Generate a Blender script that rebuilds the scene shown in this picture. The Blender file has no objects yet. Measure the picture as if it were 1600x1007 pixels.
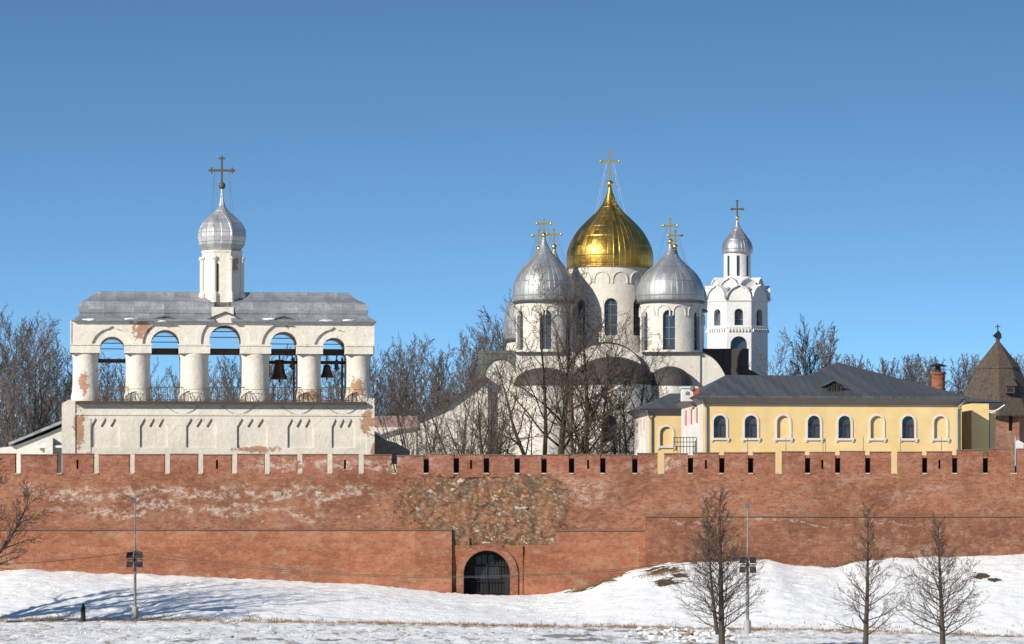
import bpy, bmesh, math, random
from mathutils import Vector, Matrix, noise
from mathutils.geometry import tessellate_polygon
R = math.radians
SC = bpy.context.scene
COL = SC.collection

# ------------------------------------------------------------ camera, sky, sun
F = 6600.0; HOR = 870.0; CAMZ = 4.97          # focal length in photo pixels, horizon row, eye height
cam_d = bpy.data.cameras.new("camera"); cam = bpy.data.objects.new("camera", cam_d); COL.objects.link(cam)
cam.location = (0, 0, CAMZ); cam.rotation_euler = (R(90), 0, 0)
cam_d.sensor_width = 36; cam_d.lens = F / 1600 * 36
cam_d.shift_y = (HOR - 503.5) / 1600
cam_d.clip_start = 1; cam_d.clip_end = 9000
SC.camera = cam
SUN_AZ, SUN_EL = 46, 25                        # degrees left of straight behind the camera, above the horizon
w = bpy.data.worlds.new("World"); SC.world = w; w.use_nodes = True
wn = w.node_tree; bg = wn.nodes['Background']
sky = wn.nodes.new('ShaderNodeTexSky'); sky.sky_type = 'NISHITA'; sky.sun_disc = False
sky.sun_elevation = R(SUN_EL); sky.sun_rotation = R(180 + SUN_AZ)
sky.air_density = 1.0; sky.dust_density = 0.0; sky.ozone_density = 2.0
tc = wn.nodes.new('ShaderNodeTexCoord'); mp = wn.nodes.new('ShaderNodeMapping')
mp.inputs['Scale'].default_value = (1, 1, 4.4); mp.inputs['Location'].default_value = (0, 0, 0.03)
wn.links.new(tc.outputs['Generated'], mp.inputs['Vector']); wn.links.new(mp.outputs[0], sky.inputs[0])
tint = wn.nodes.new('ShaderNodeMix'); tint.data_type = 'RGBA'; tint.blend_type = 'MULTIPLY'; tint.inputs[0].default_value = 1; tint.inputs[7].default_value = (0.70, 0.965, 1.05, 1)
wn.links.new(sky.outputs[0], tint.inputs[6]); wn.links.new(tint.outputs[2], bg.inputs[0]); bg.inputs[1].default_value = 0.122
sl = bpy.data.lights.new("sun", 'SUN'); sl.energy = 4.7; sl.angle = R(0.5); sl.color = (1.0, 0.93, 0.81)
so = bpy.data.objects.new("sun", sl); COL.objects.link(so)
so.rotation_euler = (R(90 - SUN_EL), 0, R(-SUN_AZ)); so.location = (-60, -40, 90)
SC.view_settings.view_transform = 'Standard'; SC.view_settings.look = 'None'
SC.view_settings.exposure = 0.5; SC.view_settings.gamma = 1

def X(px, d): return (px - 800) * d / F
def Z(py, d): return CAMZ + (HOR - py) * d / F

# ------------------------------------------------------------ materials
class NT:
    def __init__(s, name, rough=0.8, metal=0.0, spec=None):
        s.m = bpy.data.materials.new(name); s.m.use_nodes = True; s.t = s.m.node_tree
        s.b = s.t.nodes['Principled BSDF']; s.b.inputs['Roughness'].default_value = rough
        s.b.inputs['Metallic'].default_value = metal
        if spec is not None: s.b.inputs['Specular IOR Level'].default_value = spec
        g = s.t.nodes.new('ShaderNodeNewGeometry'); s.pos = g.outputs['Position']
    def n(s, t): return s.t.nodes.new(t)
    def put(s, sock, v):
        if isinstance(v, bpy.types.NodeSocket): s.t.links.new(v, sock)
        elif isinstance(v, (tuple, list)) and len(v) == 3 and sock.type == 'RGBA': sock.default_value = (*v, 1)
        else: sock.default_value = v
    def math(s, op, a, b=0.0, c=0.0, clamp=False):
        n = s.n('ShaderNodeMath'); n.operation = op; n.use_clamp = clamp
        s.put(n.inputs[0], a); s.put(n.inputs[1], b)
        if op in ('MULTIPLY_ADD', 'SMOOTH_MIN'): s.put(n.inputs[2], c)
        return n.outputs[0]
    def xyz(s, v=None):
        n = s.n('ShaderNodeSeparateXYZ'); s.put(n.inputs[0], v or s.pos); return n.outputs
    def comb(s, x, y, z=0.0):
        n = s.n('ShaderNodeCombineXYZ')
        for i, v in enumerate((x, y, z)): s.put(n.inputs[i], v)
        return n.outputs[0]
    def scale(s, v, sc, loc=(0, 0, 0)):
        n = s.n('ShaderNodeMapping'); s.put(n.inputs[0], v); n.inputs['Scale'].default_value = sc
        n.inputs['Location'].default_value = loc; return n.outputs[0]
    def noise(s, sc, det=4, rough=0.6, vec=None, dist=0.0):
        n = s.n('ShaderNodeTexNoise'); s.put(n.inputs['Vector'], vec or s.pos)
        n.inputs['Scale'].default_value = sc; n.inputs['Detail'].default_value = det
        n.inputs['Roughness'].default_value = rough; n.inputs['Distortion'].default_value = dist
        return n.outputs[0]
    def vor(s, sc, vec=None, out='Color', rnd=1.0):
        n = s.n('ShaderNodeTexVoronoi'); s.put(n.inputs['Vector'], vec or s.pos)
        n.inputs['Scale'].default_value = sc; n.inputs['Randomness'].default_value = rnd
        return n.outputs[out]
    def ramp(s, f, lo, hi, a=0.0, b=1.0):
        n = s.n('ShaderNodeMapRange'); n.clamp = True; s.put(n.inputs[0], f)
        for i, v in enumerate((lo, hi, a, b)): s.put(n.inputs[i + 1], v)
        return n.outputs[0]
    def mix(s, f, a, b, mode='MIX'):
        n = s.n('ShaderNodeMix'); n.data_type = 'RGBA'; n.blend_type = mode
        s.put(n.inputs[0], f); s.put(n.inputs[6], a); s.put(n.inputs[7], b); return n.outputs[2]
    def bump(s, h, dist=0.02, strength=1.0):
        n = s.n('ShaderNodeBump'); s.put(n.inputs['Height'], h); n.inputs['Distance'].default_value = dist
        n.inputs['Strength'].default_value = strength; s.t.links.new(n.outputs[0], s.b.inputs['Normal'])
    def done(s, col, rough=None):
        s.put(s.b.inputs['Base Color'], col)
        if rough is not None: s.put(s.b.inputs['Roughness'], rough)
        return s.m

def plain(name, col, rough=0.7, metal=0.0, var=0.25, sc=1.5, bump=0.0, fine=12.0):
    s = NT(name, rough, metal)
    f = s.ramp(s.noise(sc, 5), 0.3, 0.7); g = s.ramp(s.noise(fine, 4), 0.3, 0.7)
    f = s.math('ADD', s.math('MULTIPLY', f, 0.6), s.math('MULTIPLY', g, 0.4))
    dark = tuple(c * (1 - var) for c in col); lite = tuple(min(1, c * (1 + var * 0.5)) for c in col)
    if bump: s.bump(s.noise(fine, 4), bump)
    return s.done(s.mix(f, dark, lite))

def plaster(name, col, stain_dapple=0.5, brick=0.0, streak=0.5, patch=None):
    """limewashed plaster: fine mottling and spots (on the cathedral also painted tree-shadow dapple), grey rain streaks, spots where plaster has fallen off the brick"""
    s = NT(name, 0.9, 0, 0.2)
    c = s.mix(s.ramp(s.noise(0.6, 6), 0.35, 0.65), tuple(v * 0.86 for v in col), col)
    c = s.mix(s.ramp(s.noise(3.5, 7, .8), 0.42, 0.62, 0, 0.5), c, tuple(v * 0.74 for v in col))
    st = s.ramp(s.noise(1.0, 5, vec=s.scale(s.pos, (2.2, 2.2, 0.22))), 0.56, 0.74, 0, streak)
    c = s.mix(st, c, (0.42, 0.36, 0.29))
    sp = s.ramp(s.noise(2.3, 6, 0.7), 0.60, 0.72, 0, stain_dapple)  # brown spots; on the cathedral they also paint in dappled tree shadow
    c = s.mix(sp, c, (0.46, 0.35, 0.26))
    if brick:
        b = s.ramp(s.noise(0.42, 6, 0.65, dist=0.4), 0.655, 0.675, 0, brick)
        if patch:   # places where the photograph shows bare brick: (x, z, rx, rz)
            x, y, z = s.xyz()
            wob = s.math('MULTIPLY', s.math('SUBTRACT', s.noise(1.9, 7, 0.75), 0.5), 4.2)
            for (px, pz, rx, rz) in patch:
                dx = s.math('MULTIPLY', s.math('SUBTRACT', x, px), 1 / rx); dz = s.math('MULTIPLY', s.math('SUBTRACT', z, pz), 1 / rz)
                d = s.math('SQRT', s.math('ADD', s.math('MULTIPLY', dx, dx), s.math('MULTIPLY', dz, dz)))
                d = s.math('ADD', d, wob)
                b = s.math('MAXIMUM', b, s.ramp(d, 0.95, 0.75, 0, brick))
        bc = s.mix(s.noise(3.0, 4), (0.24, 0.09, 0.045), (0.40, 0.25, 0.15))
        c = s.mix(b, c, bc)
    s.bump(s.math('ADD', s.math('MULTIPLY', s.noise(5, 6, 0.65), .5), s.noise(1.1, 5, .6)), 0.07)
    return s.done(c)

def brick_mat(name, base, dark, pale, rubble=False, white=0.5, bands=(), cells=False):
    s = NT(name, 0.92, 0, 0.15)
    x, y, z = s.xyz()
    v = s.comb(s.math('ADD', x, s.math('MULTIPLY', y, 0.9)), z)
    bt = s.n('ShaderNodeTexBrick'); s.put(bt.inputs['Vector'], v)
    bt.inputs['Scale'].default_value = 1.0; bt.inputs['Brick Width'].default_value = 0.30
    bt.inputs['Row Height'].default_value = 0.10; bt.inputs['Mortar Size'].default_value = 0.010
    s.put(bt.inputs['Color1'], (0, 0, 0)); s.put(bt.inputs['Color2'], (1, 1, 1)); s.put(bt.inputs['Mortar'], (0.75, 0.75, 0.75))
    c = s.mix(bt.outputs[0], dark, base)
    c = s.mix(s.math('MULTIPLY', bt.outputs['Fac'], 0.55), c, (0.42, 0.31, 0.24))
    if cells:       # rectangular campaigns of repair, each a slightly different batch of brick
        for (w_, h_, o_, k_) in ((5.3, 2.1, 0.3, .75), (2.7, 1.05, 3.1, .45)):
            cx = s.math('FLOOR', s.math('MULTIPLY_ADD', x, 1 / w_, o_)); cz = s.math('FLOOR', s.math('MULTIPLY_ADD', z, 1 / h_, o_))
            q = s.n('ShaderNodeTexWhiteNoise'); q.noise_dimensions = '2D'; s.put(q.inputs['Vector'], s.comb(cx, cz))
            c = s.mix(s.ramp(q.outputs[0], 0.35, 0.9, 0, k_), c, tuple(t * .5 for t in base))
    big = s.noise(0.16, 6, 0.62, vec=s.scale(s.pos, (1, 1, 1.7)))
    c = s.mix(s.ramp(big, 0.44, 0.60, 0, 0.7), c, (dark[0] * .72, dark[1] * .80, dark[2] * .85))
    c = s.mix(s.ramp(s.noise(0.33, 6, 0.65, vec=s.scale(s.pos, (1, 1, 2.2), (7, 3, 9))), 0.48, 0.66, 0, 0.6), c, (base[0] * 1.0, base[1] * 1.15, base[2] * 1.2))
    c = s.mix(s.ramp(s.noise(0.5, 6, 0.7, vec=s.scale(s.pos, (1, 1, 1.6), (1, 8, 2))), 0.56, 0.66, 0, 0.6), c, (0.36, 0.25, 0.17))
    # rough, brick-sized patchiness: spalled, sooty and pale bricks
    sp = s.noise(3.0, 7, 0.82, vec=s.scale(s.pos, (.8, .8, 2.0)))
    c = s.mix(s.ramp(sp, 0.50, 0.68, 0, 0.75), c, pale)
    c = s.mix(s.ramp(sp, 0.47, 0.33, 0, 0.85), c, tuple(t * .5 for t in dark))
    md = s.noise(1.1, 9, 0.88, vec=s.scale(s.pos, (1, 1, 1.4), (2, 6, 1)))
    c = s.mix(s.ramp(md, 0.50, 0.38, 0, 0.65), c, (dark[0] * .75, dark[1] * .85, dark[2] * .95))
    c = s.mix(s.ramp(md, 0.52, 0.64, 0, 0.65), c, (0.37, 0.23, 0.155))
    if white:
        wm = s.ramp(s.noise(0.28, 4, 0.6, vec=s.scale(s.pos, (1, 1, 2.4), (3, 0, 4))), 0.54, 0.66, 0, .45)
        for (zb, hb, xa, xb) in bands:
            d = s.math('ABSOLUTE', s.math('SUBTRACT', s.math('ADD', z, s.math('MULTIPLY', s.math('SUBTRACT', s.noise(.3, 5), .5), 3.6)), zb))
            bm = s.math('MULTIPLY', s.ramp(d, hb, hb * .5), s.math('MULTIPLY', s.ramp(x, xa, xa + 3), s.ramp(x, xb, xb - 3)))
            wm = s.math('MAXIMUM', wm, bm)
        wm = s.math('MULTIPLY', wm, s.ramp(s.noise(1.5, 7, 0.8, vec=s.scale(s.pos, (1, 1, 1.5))), 0.48, 0.56, 0, white))
        c = s.mix(wm, c, (0.56, 0.49, 0.44))
    h = s.math('ADD', s.math('MULTIPLY', s.noise(3.5, 7, 0.8), 1.0), s.math('MULTIPLY', bt.outputs['Fac'], -0.15))
    if rubble:
        def ell(cx, cz, rx, rz):
            dx = s.math('MULTIPLY', s.math('SUBTRACT', x, cx), 1 / rx); dz = s.math('MULTIPLY', s.math('SUBTRACT', z, cz), 1 / rz)
            return s.math('SQRT', s.math('ADD', s.math('MULTIPLY', dx, dx), s.math('MULTIPLY', dz, dz)))
        wob = s.math('MULTIPLY', s.math('SUBTRACT', s.noise(0.8, 8, 0.78), 0.5), 1.5)
        d = s.math('MINIMUM', ell(X(762, 300), Z(786, 300), 5.9, 2.6), ell(X(795, 300), Z(835, 300), 4.3, 1.9))
        d = s.math('ADD', d, wob)
        rm = s.ramp(s.math('ADD', d, s.math('MULTIPLY', s.math('SUBTRACT', s.noise(4, 5, .8), .5), .5)), 1.06, 0.96)
        sc = s.comb(s.math('ADD', x, s.math('MULTIPLY', s.noise(1.2, 3), .8)), y, s.math('MULTIPLY', s.math('ADD', z, s.math('MULTIPLY', x, .3)), 1.5))
        def stones(f):
            vc = s.vor(f, sc); vd = s.vor(f, sc, 'Distance'); vx, vy, vz = s.xyz(vc)
            q = s.mix(vx, (0.20, 0.115, 0.07), (0.42, 0.25, 0.15))
            q = s.mix(s.ramp(vy, 0.66, 0.70), q, (0.34, 0.13, 0.07))
            q = s.mix(s.ramp(vz, 0.66, 0.70), q, (0.22, 0.18, 0.13))
            q = s.mix(s.ramp(vx, 0.90, 0.92), q, (0.50, 0.44, 0.36))
            return s.mix(s.ramp(vd, 0.34, 0.58, 0, 0.85), q, (0.10, 0.065, 0.04)), vd
        sa, vd = stones(2.4); sb, vd2 = stones(5.5)
        stone = s.mix(s.ramp(s.noise(.9, 4, .7), .48, .54), sa, sb)
        stone = s.mix(s.ramp(s.noise(7, 5, .8), .5, .62, 0, .35), stone, (0.10, 0.075, 0.05))
        stone = s.mix(s.ramp(s.noise(.55, 4), .44, .60, 0, .5), stone, (0.30, 0.14, 0.08))
        c = s.mix(rm, c, stone)
        h = s.math('ADD', h, s.math('MULTIPLY', s.math('MULTIPLY', vd, rm), -1.4))
    s.bump(h, 0.09)
    return s.done(c)

M = {}
M['belfry'] = plaster('limewash_belfry', (0.66, 0.615, 0.54), 0.5, 0.9, 0.35,
    patch=[(X(222, 307), Z(512, 307), 0.7, 0.9), (X(132, 307), Z(600, 307), 0.35, 0.9), (X(125, 307), Z(672, 307), 0.45, 1.4),
           (X(482, 307), Z(618, 307), 0.8, 0.4), (X(556, 307), Z(606, 307), 0.6, 0.8), (X(574, 307), Z(655, 307), 0.5, 1.1), (X(400, 307), Z(702, 307), 1.5, 0.25)])
M['sophia'] = plaster('limewash_cathedral', (0.60, 0.565, 0.51), 0.9, 0.0, 0.5)  # strong spotting: stains plus the dappled shadow of trees put into the colour
M['white'] = plaster('limewash_tower', (0.67, 0.66, 0.645), 0.2, 0.0, 0.15)
M['brick_up'] = brick_mat('old_brick_weathered', (0.35, 0.132, 0.070), (0.20, 0.070, 0.038), (0.38, 0.22, 0.135), rubble=True, white=0.6, bands=[(Z(772, 300), .55, -36, -8), (Z(798, 300), .4, -34, -12), (Z(770, 300), 1.3, 2.5, 8), (Z(722, 300), .5, 9, 14)])
M['brick_low'] = brick_mat('repaired_brick', (0.43, 0.155, 0.078), (0.31, 0.105, 0.055), (0.40, 0.20, 0.12), white=0.45, cells=True, bands=[(Z(836, 300), .10, 3, 9.5), (Z(836, 300), .3, -6, 0)])
M['brick_right'] = brick_mat('brown_repaired_brick', (0.32, 0.122, 0.070), (0.20, 0.072, 0.042), (0.31, 0.17, 0.11), white=0.4, cells=True, bands=[(Z(813, 300), .10, 9, 30)])
M['brick_mer'] = brick_mat('merlon_brick', (0.34, 0.118, 0.068), (0.21, 0.068, 0.038), (0.36, 0.20, 0.13), white=0.6, bands=[(Z(725, 300), .7, -20, -6), (Z(728, 300), .6, 8, 14)])
M['cope'] = plain('coping_tiles', (0.14, 0.10, 0.075), 0.9)
M['stone'] = plain('rubble_stone', (0.42, 0.34, 0.26), 0.95, sc=4, var=0.55, bump=0.05)
def yellow_mat():
    s = NT('yellow_render', 0.88, 0, .2)
    c = s.mix(s.ramp(s.noise(.5, 6, .65), .35, .68), (.60, .43, .20), (.68, .51, .265))
    c = s.mix(s.ramp(s.noise(1.0, 5, vec=s.scale(s.pos, (1.6, 1.6, .12))), .55, .78, 0, .35), c, (.50, .37, .20))
    x, y, z = s.xyz()
    c = s.mix(s.math('MULTIPLY', s.ramp(s.math('ADD', z, s.math('MULTIPLY', s.noise(.8, 5), 1.5)), 13.6, 12.6), .25), c, (.40, .32, .22))
    s.bump(s.noise(6, 5), .012)
    return s.done(c)
M['yellow'] = yellow_mat()
M['trim'] = plain('white_trim', (0.58, 0.56, 0.53), 0.8, var=0.2)
M['redp'] = plain('red_panel', (0.42, 0.07, 0.035), 0.7, var=0.15)
M['soffit'] = plain('grey_soffit', (0.19, 0.175, 0.18), 0.7, var=0.1)
M['darkmetal'] = plain('dark_iron', (0.018, 0.016, 0.015), 0.5, 0.3)
M['pole'] = plain('painted_steel_pole', (0.20, 0.19, 0.18), 0.5, 0.3)
M['wood'] = plain('old_beam_wood', (0.07, 0.045, 0.03), 0.9)
M['rust'] = plain('rusty_railing', (0.09, 0.06, 0.04), 0.8, 0.2)
M['frame'] = plain('brown_window_frame', (0.055, 0.015, 0.011), 0.5)
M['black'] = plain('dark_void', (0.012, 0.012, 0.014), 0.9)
M['pipe'] = plain('zinc_downpipe', (0.30, 0.32, 0.33), 0.4, 0.5)
M['bronze'] = plain('bell_bronze', (0.10, 0.06, 0.035), 0.45, 0.8)
M['iron_cross'] = plain('cross_iron', (0.10, 0.075, 0.05), 0.6, 0.4)
M['bark'] = plain('bark', (0.060, 0.046, 0.035), 0.95, var=0.4, sc=3)
M['bark_ol'] = plain('olive_bark', (0.065, 0.048, 0.028), 0.95, var=0.4, sc=3)
M['twig'] = plain('twigs', (0.085, 0.062, 0.048), 0.95, var=0.3)
M['twig_far'] = plain('far_twigs', (0.105, 0.088, 0.080), 0.95, var=0.3)
M['grass'] = plain('dry_grass', (0.40, 0.25, 0.12), 0.95, var=0.5, sc=3)

def glass(name, col):
    s = NT(name, 0.08); s.bump(s.noise(0.7, 2), 0.02)
    return s.done(col)
M['glass'] = glass('window_glass', (0.03, 0.045, 0.07))
M['glass_pale'] = glass('pale_window_glass', (0.10, 0.13, 0.15))

def metal_sheet(name, col, rough, metal, seam=(1.1, 1.1, 0.9), rv=0.12, cx=None, n=40, dirt=0.35, ln=0.45):
    """sheet metal laid in panels; each panel a slightly different tone, gloss and tilt"""
    s = NT(name, rough, metal)
    x, y, z = s.xyz()
    if cx is not None:      # round dome: panels run round the axis through cx
        a = s.math('ARCTAN2', s.math('SUBTRACT', y, cx[1]), s.math('SUBTRACT', x, cx[0]))
        u = s.math('MULTIPLY', a, n / 6.28318)
    else:
        u = s.math('MULTIPLY', s.math('ADD', x, s.math('MULTIPLY', y, 0.35)), seam[0])
    v = s.math('MULTIPLY', z, seam[2])
    ui = s.math('FLOOR', u); vi = s.math('FLOOR', s.math('ADD', v, s.math('MULTIPLY', s.math('FRACT', s.math('MULTIPLY', ui, 0.5)), 1.0)))
    wn_ = s.n('ShaderNodeTexWhiteNoise'); wn_.noise_dimensions = '2D'; s.put(wn_.inputs['Vector'], s.comb(ui, vi)); r = wn_.outputs[0]
    uf = s.math('FRACT', u); vf = s.math('FRACT', v)
    line = s.math('MAXIMUM', s.ramp(uf, 0.90, 0.97), s.ramp(vf, 0.92, 0.98))
    c = s.mix(r, tuple(q * 0.80 for q in col), tuple(min(1, q * 1.08) for q in col))
    c = s.mix(s.ramp(s.noise(1.2, 6, 0.65), 0.45, 0.72, 0, dirt), c, tuple(q * 0.5 for q in col))
    c = s.mix(s.ramp(s.noise(5, 6, 0.75), 0.5, 0.68, 0, dirt), c, tuple(q * 0.6 for q in col))
    c = s.mix(s.math('MULTIPLY', line, ln), c, tuple(q * 0.45 for q in col))
    rr = s.math('ADD', rough - rv / 2, s.math('MULTIPLY', r, rv))
    h = s.math('ADD', s.math('MULTIPLY', line, ln * .8), s.math('ADD', s.math('MULTIPLY', s.noise(2.2, 4), 0.6), s.math('MULTIPLY', r, .12)))
    s.bump(h, 0.06)
    return s.done(c, rr)
M['tin'] = metal_sheet('tin_belfry_roof', (0.32, 0.33, 0.35), 0.5, 0.45, (0.9, 1, 2.2), dirt=0.8, ln=.15)
M['lead'] = metal_sheet('dark_sheet_roof', (0.085, 0.090, 0.095), 0.55, 0.2, (1.4, 1, 0.0001), dirt=0.3)
M['brownroof'] = metal_sheet('brown_sheet_roof', (0.048, 0.040, 0.035), 0.7, 0.1, (1.2, 1, 0.0001), dirt=0.3)
M['greenroof'] = metal_sheet('green_sheet_roof', (0.10, 0.12, 0.11), 0.6, 0.2, (1.2, 1, 1.0), dirt=0.3)

def shingle():
    s = NT('wooden_shingles', 0.9)
    st = s.noise(1.0, 5, 0.7, vec=s.scale(s.pos, (7, 7, 0.5)))
    c = s.mix(s.ramp(st, 0.35, 0.65), (0.035, 0.025, 0.018), (0.10, 0.075, 0.055))
    c = s.mix(s.ramp(s.noise(0.8, 4), 0.45, 0.7, 0, 0.5), c, (0.07, 0.06, 0.05))
    s.bump(st, 0.08); return s.done(c)
M['shingle'] = shingle()

def snow_mat(name, patches=True):
    s = NT(name, 0.75, 0, 0.3)
    x, y, z = s.xyz()
    c = s.mix(s.ramp(s.noise(1.3, 6, 0.7), 0.35, 0.7), (0.82, 0.82, 0.83), (0.89, 0.89, 0.88))
    c = s.mix(s.ramp(s.noise(6, 6, 0.85), 0.57, 0.66, 0, 0.5), c, (0.40, 0.37, 0.35))
    # dirt specks
    sp = s.ramp(s.noise(7, 5, 0.75), 0.66, 0.73, 0, 0.75)
    c = s.mix(sp, c, (0.30, 0.24, 0.18))
    if patches:
        # trodden, dirty strip at the foot of the bank and the wet lane
        foot = s.ramp(y, 279.5, 276.5)
        d1 = s.ramp(s.noise(1.0, 7, 0.75, vec=s.scale(s.pos, (1.0, 0.22, 1))), 0.54, 0.62, 0, 0.8)
        c = s.mix(s.math('MULTIPLY', foot, d1), c, (0.34, 0.28, 0.23))
        ed = s.ramp(s.math('ABSOLUTE', s.math('SUBTRACT', y, s.math('ADD', 273.5, s.math('MULTIPLY', s.noise(.2, 5), 6)))), 4.0, 2.5)
        c = s.mix(s.math('MULTIPLY', ed, s.ramp(s.noise(1.5, 7, .8, vec=s.scale(s.pos, (1, .25, 1))), .46, .56, 0, .85)), c, (0.36, 0.24, 0.14))
        ed2 = s.ramp(s.math('ABSOLUTE', s.math('SUBTRACT', y, s.math('ADD', 254, s.math('MULTIPLY', s.noise(.15, 5), 10)))), 3.5, 1.5)
        c = s.mix(s.math('MULTIPLY', ed2, s.ramp(s.noise(1.4, 7, .8), .50, .60, 0, .75)), c, (0.26, 0.19, 0.13))
        foot2 = s.ramp(y, 262, 250)
        wn2 = s.ramp(s.noise(0.5, 6, 0.7, vec=s.scale(s.pos, (0.35, 0.28, 1), (5, 1, 0))), 0.54, 0.60, 0, 0.85)
        c = s.mix(s.math('MULTIPLY', foot2, wn2), c, (0.17, 0.145, 0.12))
        def ell(cx, cy, rx, ry, amp=1.2, f=1.1):
            dx = s.math('MULTIPLY', s.math('SUBTRACT', x, cx), 1 / rx); dy = s.math('MULTIPLY', s.math('SUBTRACT', y, cy), 1 / ry)
            d = s.math('SQRT', s.math('ADD', s.math('MULTIPLY', dx, dx), s.math('MULTIPLY', dy, dy)))
            d = s.math('ADD', d, s.math('MULTIPLY', s.math('SUBTRACT', s.noise(f, 6, 0.7), 0.5), amp))
            return s.ramp(d, 1.0, 0.85)
        soil = s.mix(s.noise(4, 5, 0.7), (0.03, 0.02, 0.012), (0.12, 0.08, 0.045))
        for (px, d, rx, ry) in [(925, 298.0, 1.9, 1.6), (940, 299.3, 1.6, 1.0), (1034, 296, 1.6, 1.0), (1042, 292, 1.0, 1.4), (1022, 297.6, 1.1, 0.5),
                                (1062, 294, 0.7, 0.6), (1306, 299.3, 1.4, 1.0), (1345, 299.2, 1.9, 0.8), (1534, 292.5, 0.7, 0.8), (1553, 291.5, 0.5, 0.5), (735, 299.5, 2.6, 0.9)]:
            f = ell(X(px, d), d, rx, ry, 3.0, 2.0)
            c = s.mix(f, c, soil)
        for (px, d, rx, ry) in [(890, 258, 2.3, 3.5), (905, 250, 1.8, 2), (960, 270, 2.6, 1.6)]:
            f = ell(X(px, d), d, rx, ry, 1.0, 0.5)
            c = s.mix(s.math('MULTIPLY', f, .8), c, (0.20, 0.17, 0.15))
    h = s.math('ADD', s.noise(2.0, 8, 0.78), s.math('MULTIPLY', s.noise(7, 5, 0.8), 0.5))
    s.bump(h, 0.14)
    s.b.inputs['Subsurface Weight'].default_value = 0.0
    return s.done(c)
M['snow'] = snow_mat('snow_ground')
M['snowp'] = snow_mat('clean_snow', False)

# ------------------------------------------------------------ mesh builder
class MB:
    def __init__(s): s.v = []; s.f = []; s.mi = []
    def add(s, vs, fs):
        o = len(s.v); s.v += [tuple(p) for p in vs]; s.f += [tuple(i + o for i in f) for f in fs]; return s
    def box(s, x0, x1, y0, y1, z0, z1):
        return s.add([(x0, y0, z0), (x1, y0, z0), (x1, y1, z0), (x0, y1, z0), (x0, y0, z1), (x1, y0, z1), (x1, y1, z1), (x0, y1, z1)],
                     [(0, 3, 2, 1), (4, 5, 6, 7), (0, 1, 5, 4), (1, 2, 6, 5), (2, 3, 7, 6), (3, 0, 4, 7)])
    def prism(s, pts, y0, y1):
        """closed outline (x,z), counter-clockwise seen from the camera, extruded in y"""
        a = sum(pts[i][0] * pts[(i + 1) % len(pts)][1] - pts[(i + 1) % len(pts)][0] * pts[i][1] for i in range(len(pts)))
        if a < 0: pts = pts[::-1]
        n = len(pts); vs = [(p[0], y0, p[1]) for p in pts] + [(p[0], y1, p[1]) for p in pts]
        fs = []
        for t in tessellate_polygon([[Vector((p[0], p[1], 0)) for p in pts]]):
            q = [pts[i] for i in t]
            ar = (q[1][0] - q[0][0]) * (q[2][1] - q[0][1]) - (q[2][0] - q[0][0]) * (q[1][1] - q[0][1])
            if abs(ar) < 1e-12: continue
            if ar < 0: t = t[::-1]
            fs.append(tuple(t)); fs.append(tuple(i + n for i in t[::-1]))
        for i in range(n):
            j = (i + 1) % n; fs.append((j, i, i + n, j + n))
        return s.add(vs, fs)
    def lathe(s, cx, cy, prof, n=48, a0=0.0, cap=True):
        """prof: list of (r, z) from bottom to top"""
        vs = []; fs = []
        for (r, z) in prof:
            for k in range(n):
                a = a0 + 2 * math.pi * k / n; vs.append((cx + r * math.cos(a), cy + r * math.sin(a), z))
        for i in range(len(prof) - 1):
            for k in range(n):
                j = (k + 1) % n; fs.append((i * n + k, i * n + j, (i + 1) * n + j, (i + 1) * n + k))
        if cap:
            fs.append(tuple(range(n))[::-1]); fs.append(tuple((len(prof) - 1) * n + k for k in range(n)))
        return s.add(vs, fs)
    def tube(s, p0, p1, r0, r1=None, n=6, cap=True):
        r1 = r0 if r1 is None else r1
        p0 = Vector(p0); p1 = Vector(p1); d = (p1 - p0)
        if d.length < 1e-6: return s
        d.normalize(); a = d.orthogonal().normalized(); b = d.cross(a); vs = []
        for p, r in ((p0, r0), (p1, r1)):
            for k in range(n):
                t = 2 * math.pi * k / n; vs.append(p + a * (r * math.cos(t)) + b * (r * math.sin(t)))
        fs = [(k, (k + 1) % n, (k + 1) % n + n, k + n) for k in range(n)]
        if cap: fs += [tuple(range(n))[::-1], tuple(range(n, 2 * n))]
        return s.add(vs, fs)
    def path(s, pts, r, n=5):
        for a, b in zip(pts, pts[1:]): s.tube(a, b, r, n=n)
        return s
    def ball(s, c, r, n=16, squash=1.0):
        m = n // 2
        prof = [(max(1e-4, r * math.sin(math.pi * i / m)), c[2] - r * squash * math.cos(math.pi * i / m)) for i in range(m + 1)]
        return s.lathe(c[0], c[1], prof, n)
    def lump(s, c, r, seed, sq=(1, 1, 1), amp=0.35, n=2):
        bm = bmesh.new(); bmesh.ops.create_icosphere(bm, subdivisions=n, radius=1)
        off = Vector((seed * 3.7, seed * 1.3, seed * 7.9)); vs = []
        for v in bm.verts:
            k = 1 + amp * noise.noise(v.co * 1.7 + off) * 1.6
            vs.append((c[0] + v.co.x * r * k * sq[0], c[1] + v.co.y * r * k * sq[1], c[2] + v.co.z * r * k * sq[2]))
        fs = [tuple(v.index for v in f.verts) for f in bm.faces]; bm.free()
        return s.add(vs, fs)

def root_loc(p):
    while p.parent: p = p.parent
    return Vector(p['base']) if 'base' in p else Vector((0, 0, 0))

def mesh_of(name, mb, m, off=Vector((0, 0, 0)), smooth=False):
    me = bpy.data.meshes.new(name)
    ox, oy, oz = off
    me.from_pydata([(a - ox, b - oy, c - oz) for a, b, c in mb.v], [], mb.f); me.materials.append(m)
    if smooth:
        for p in me.polygons: p.use_smooth = True
    me.update(); return me

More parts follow.
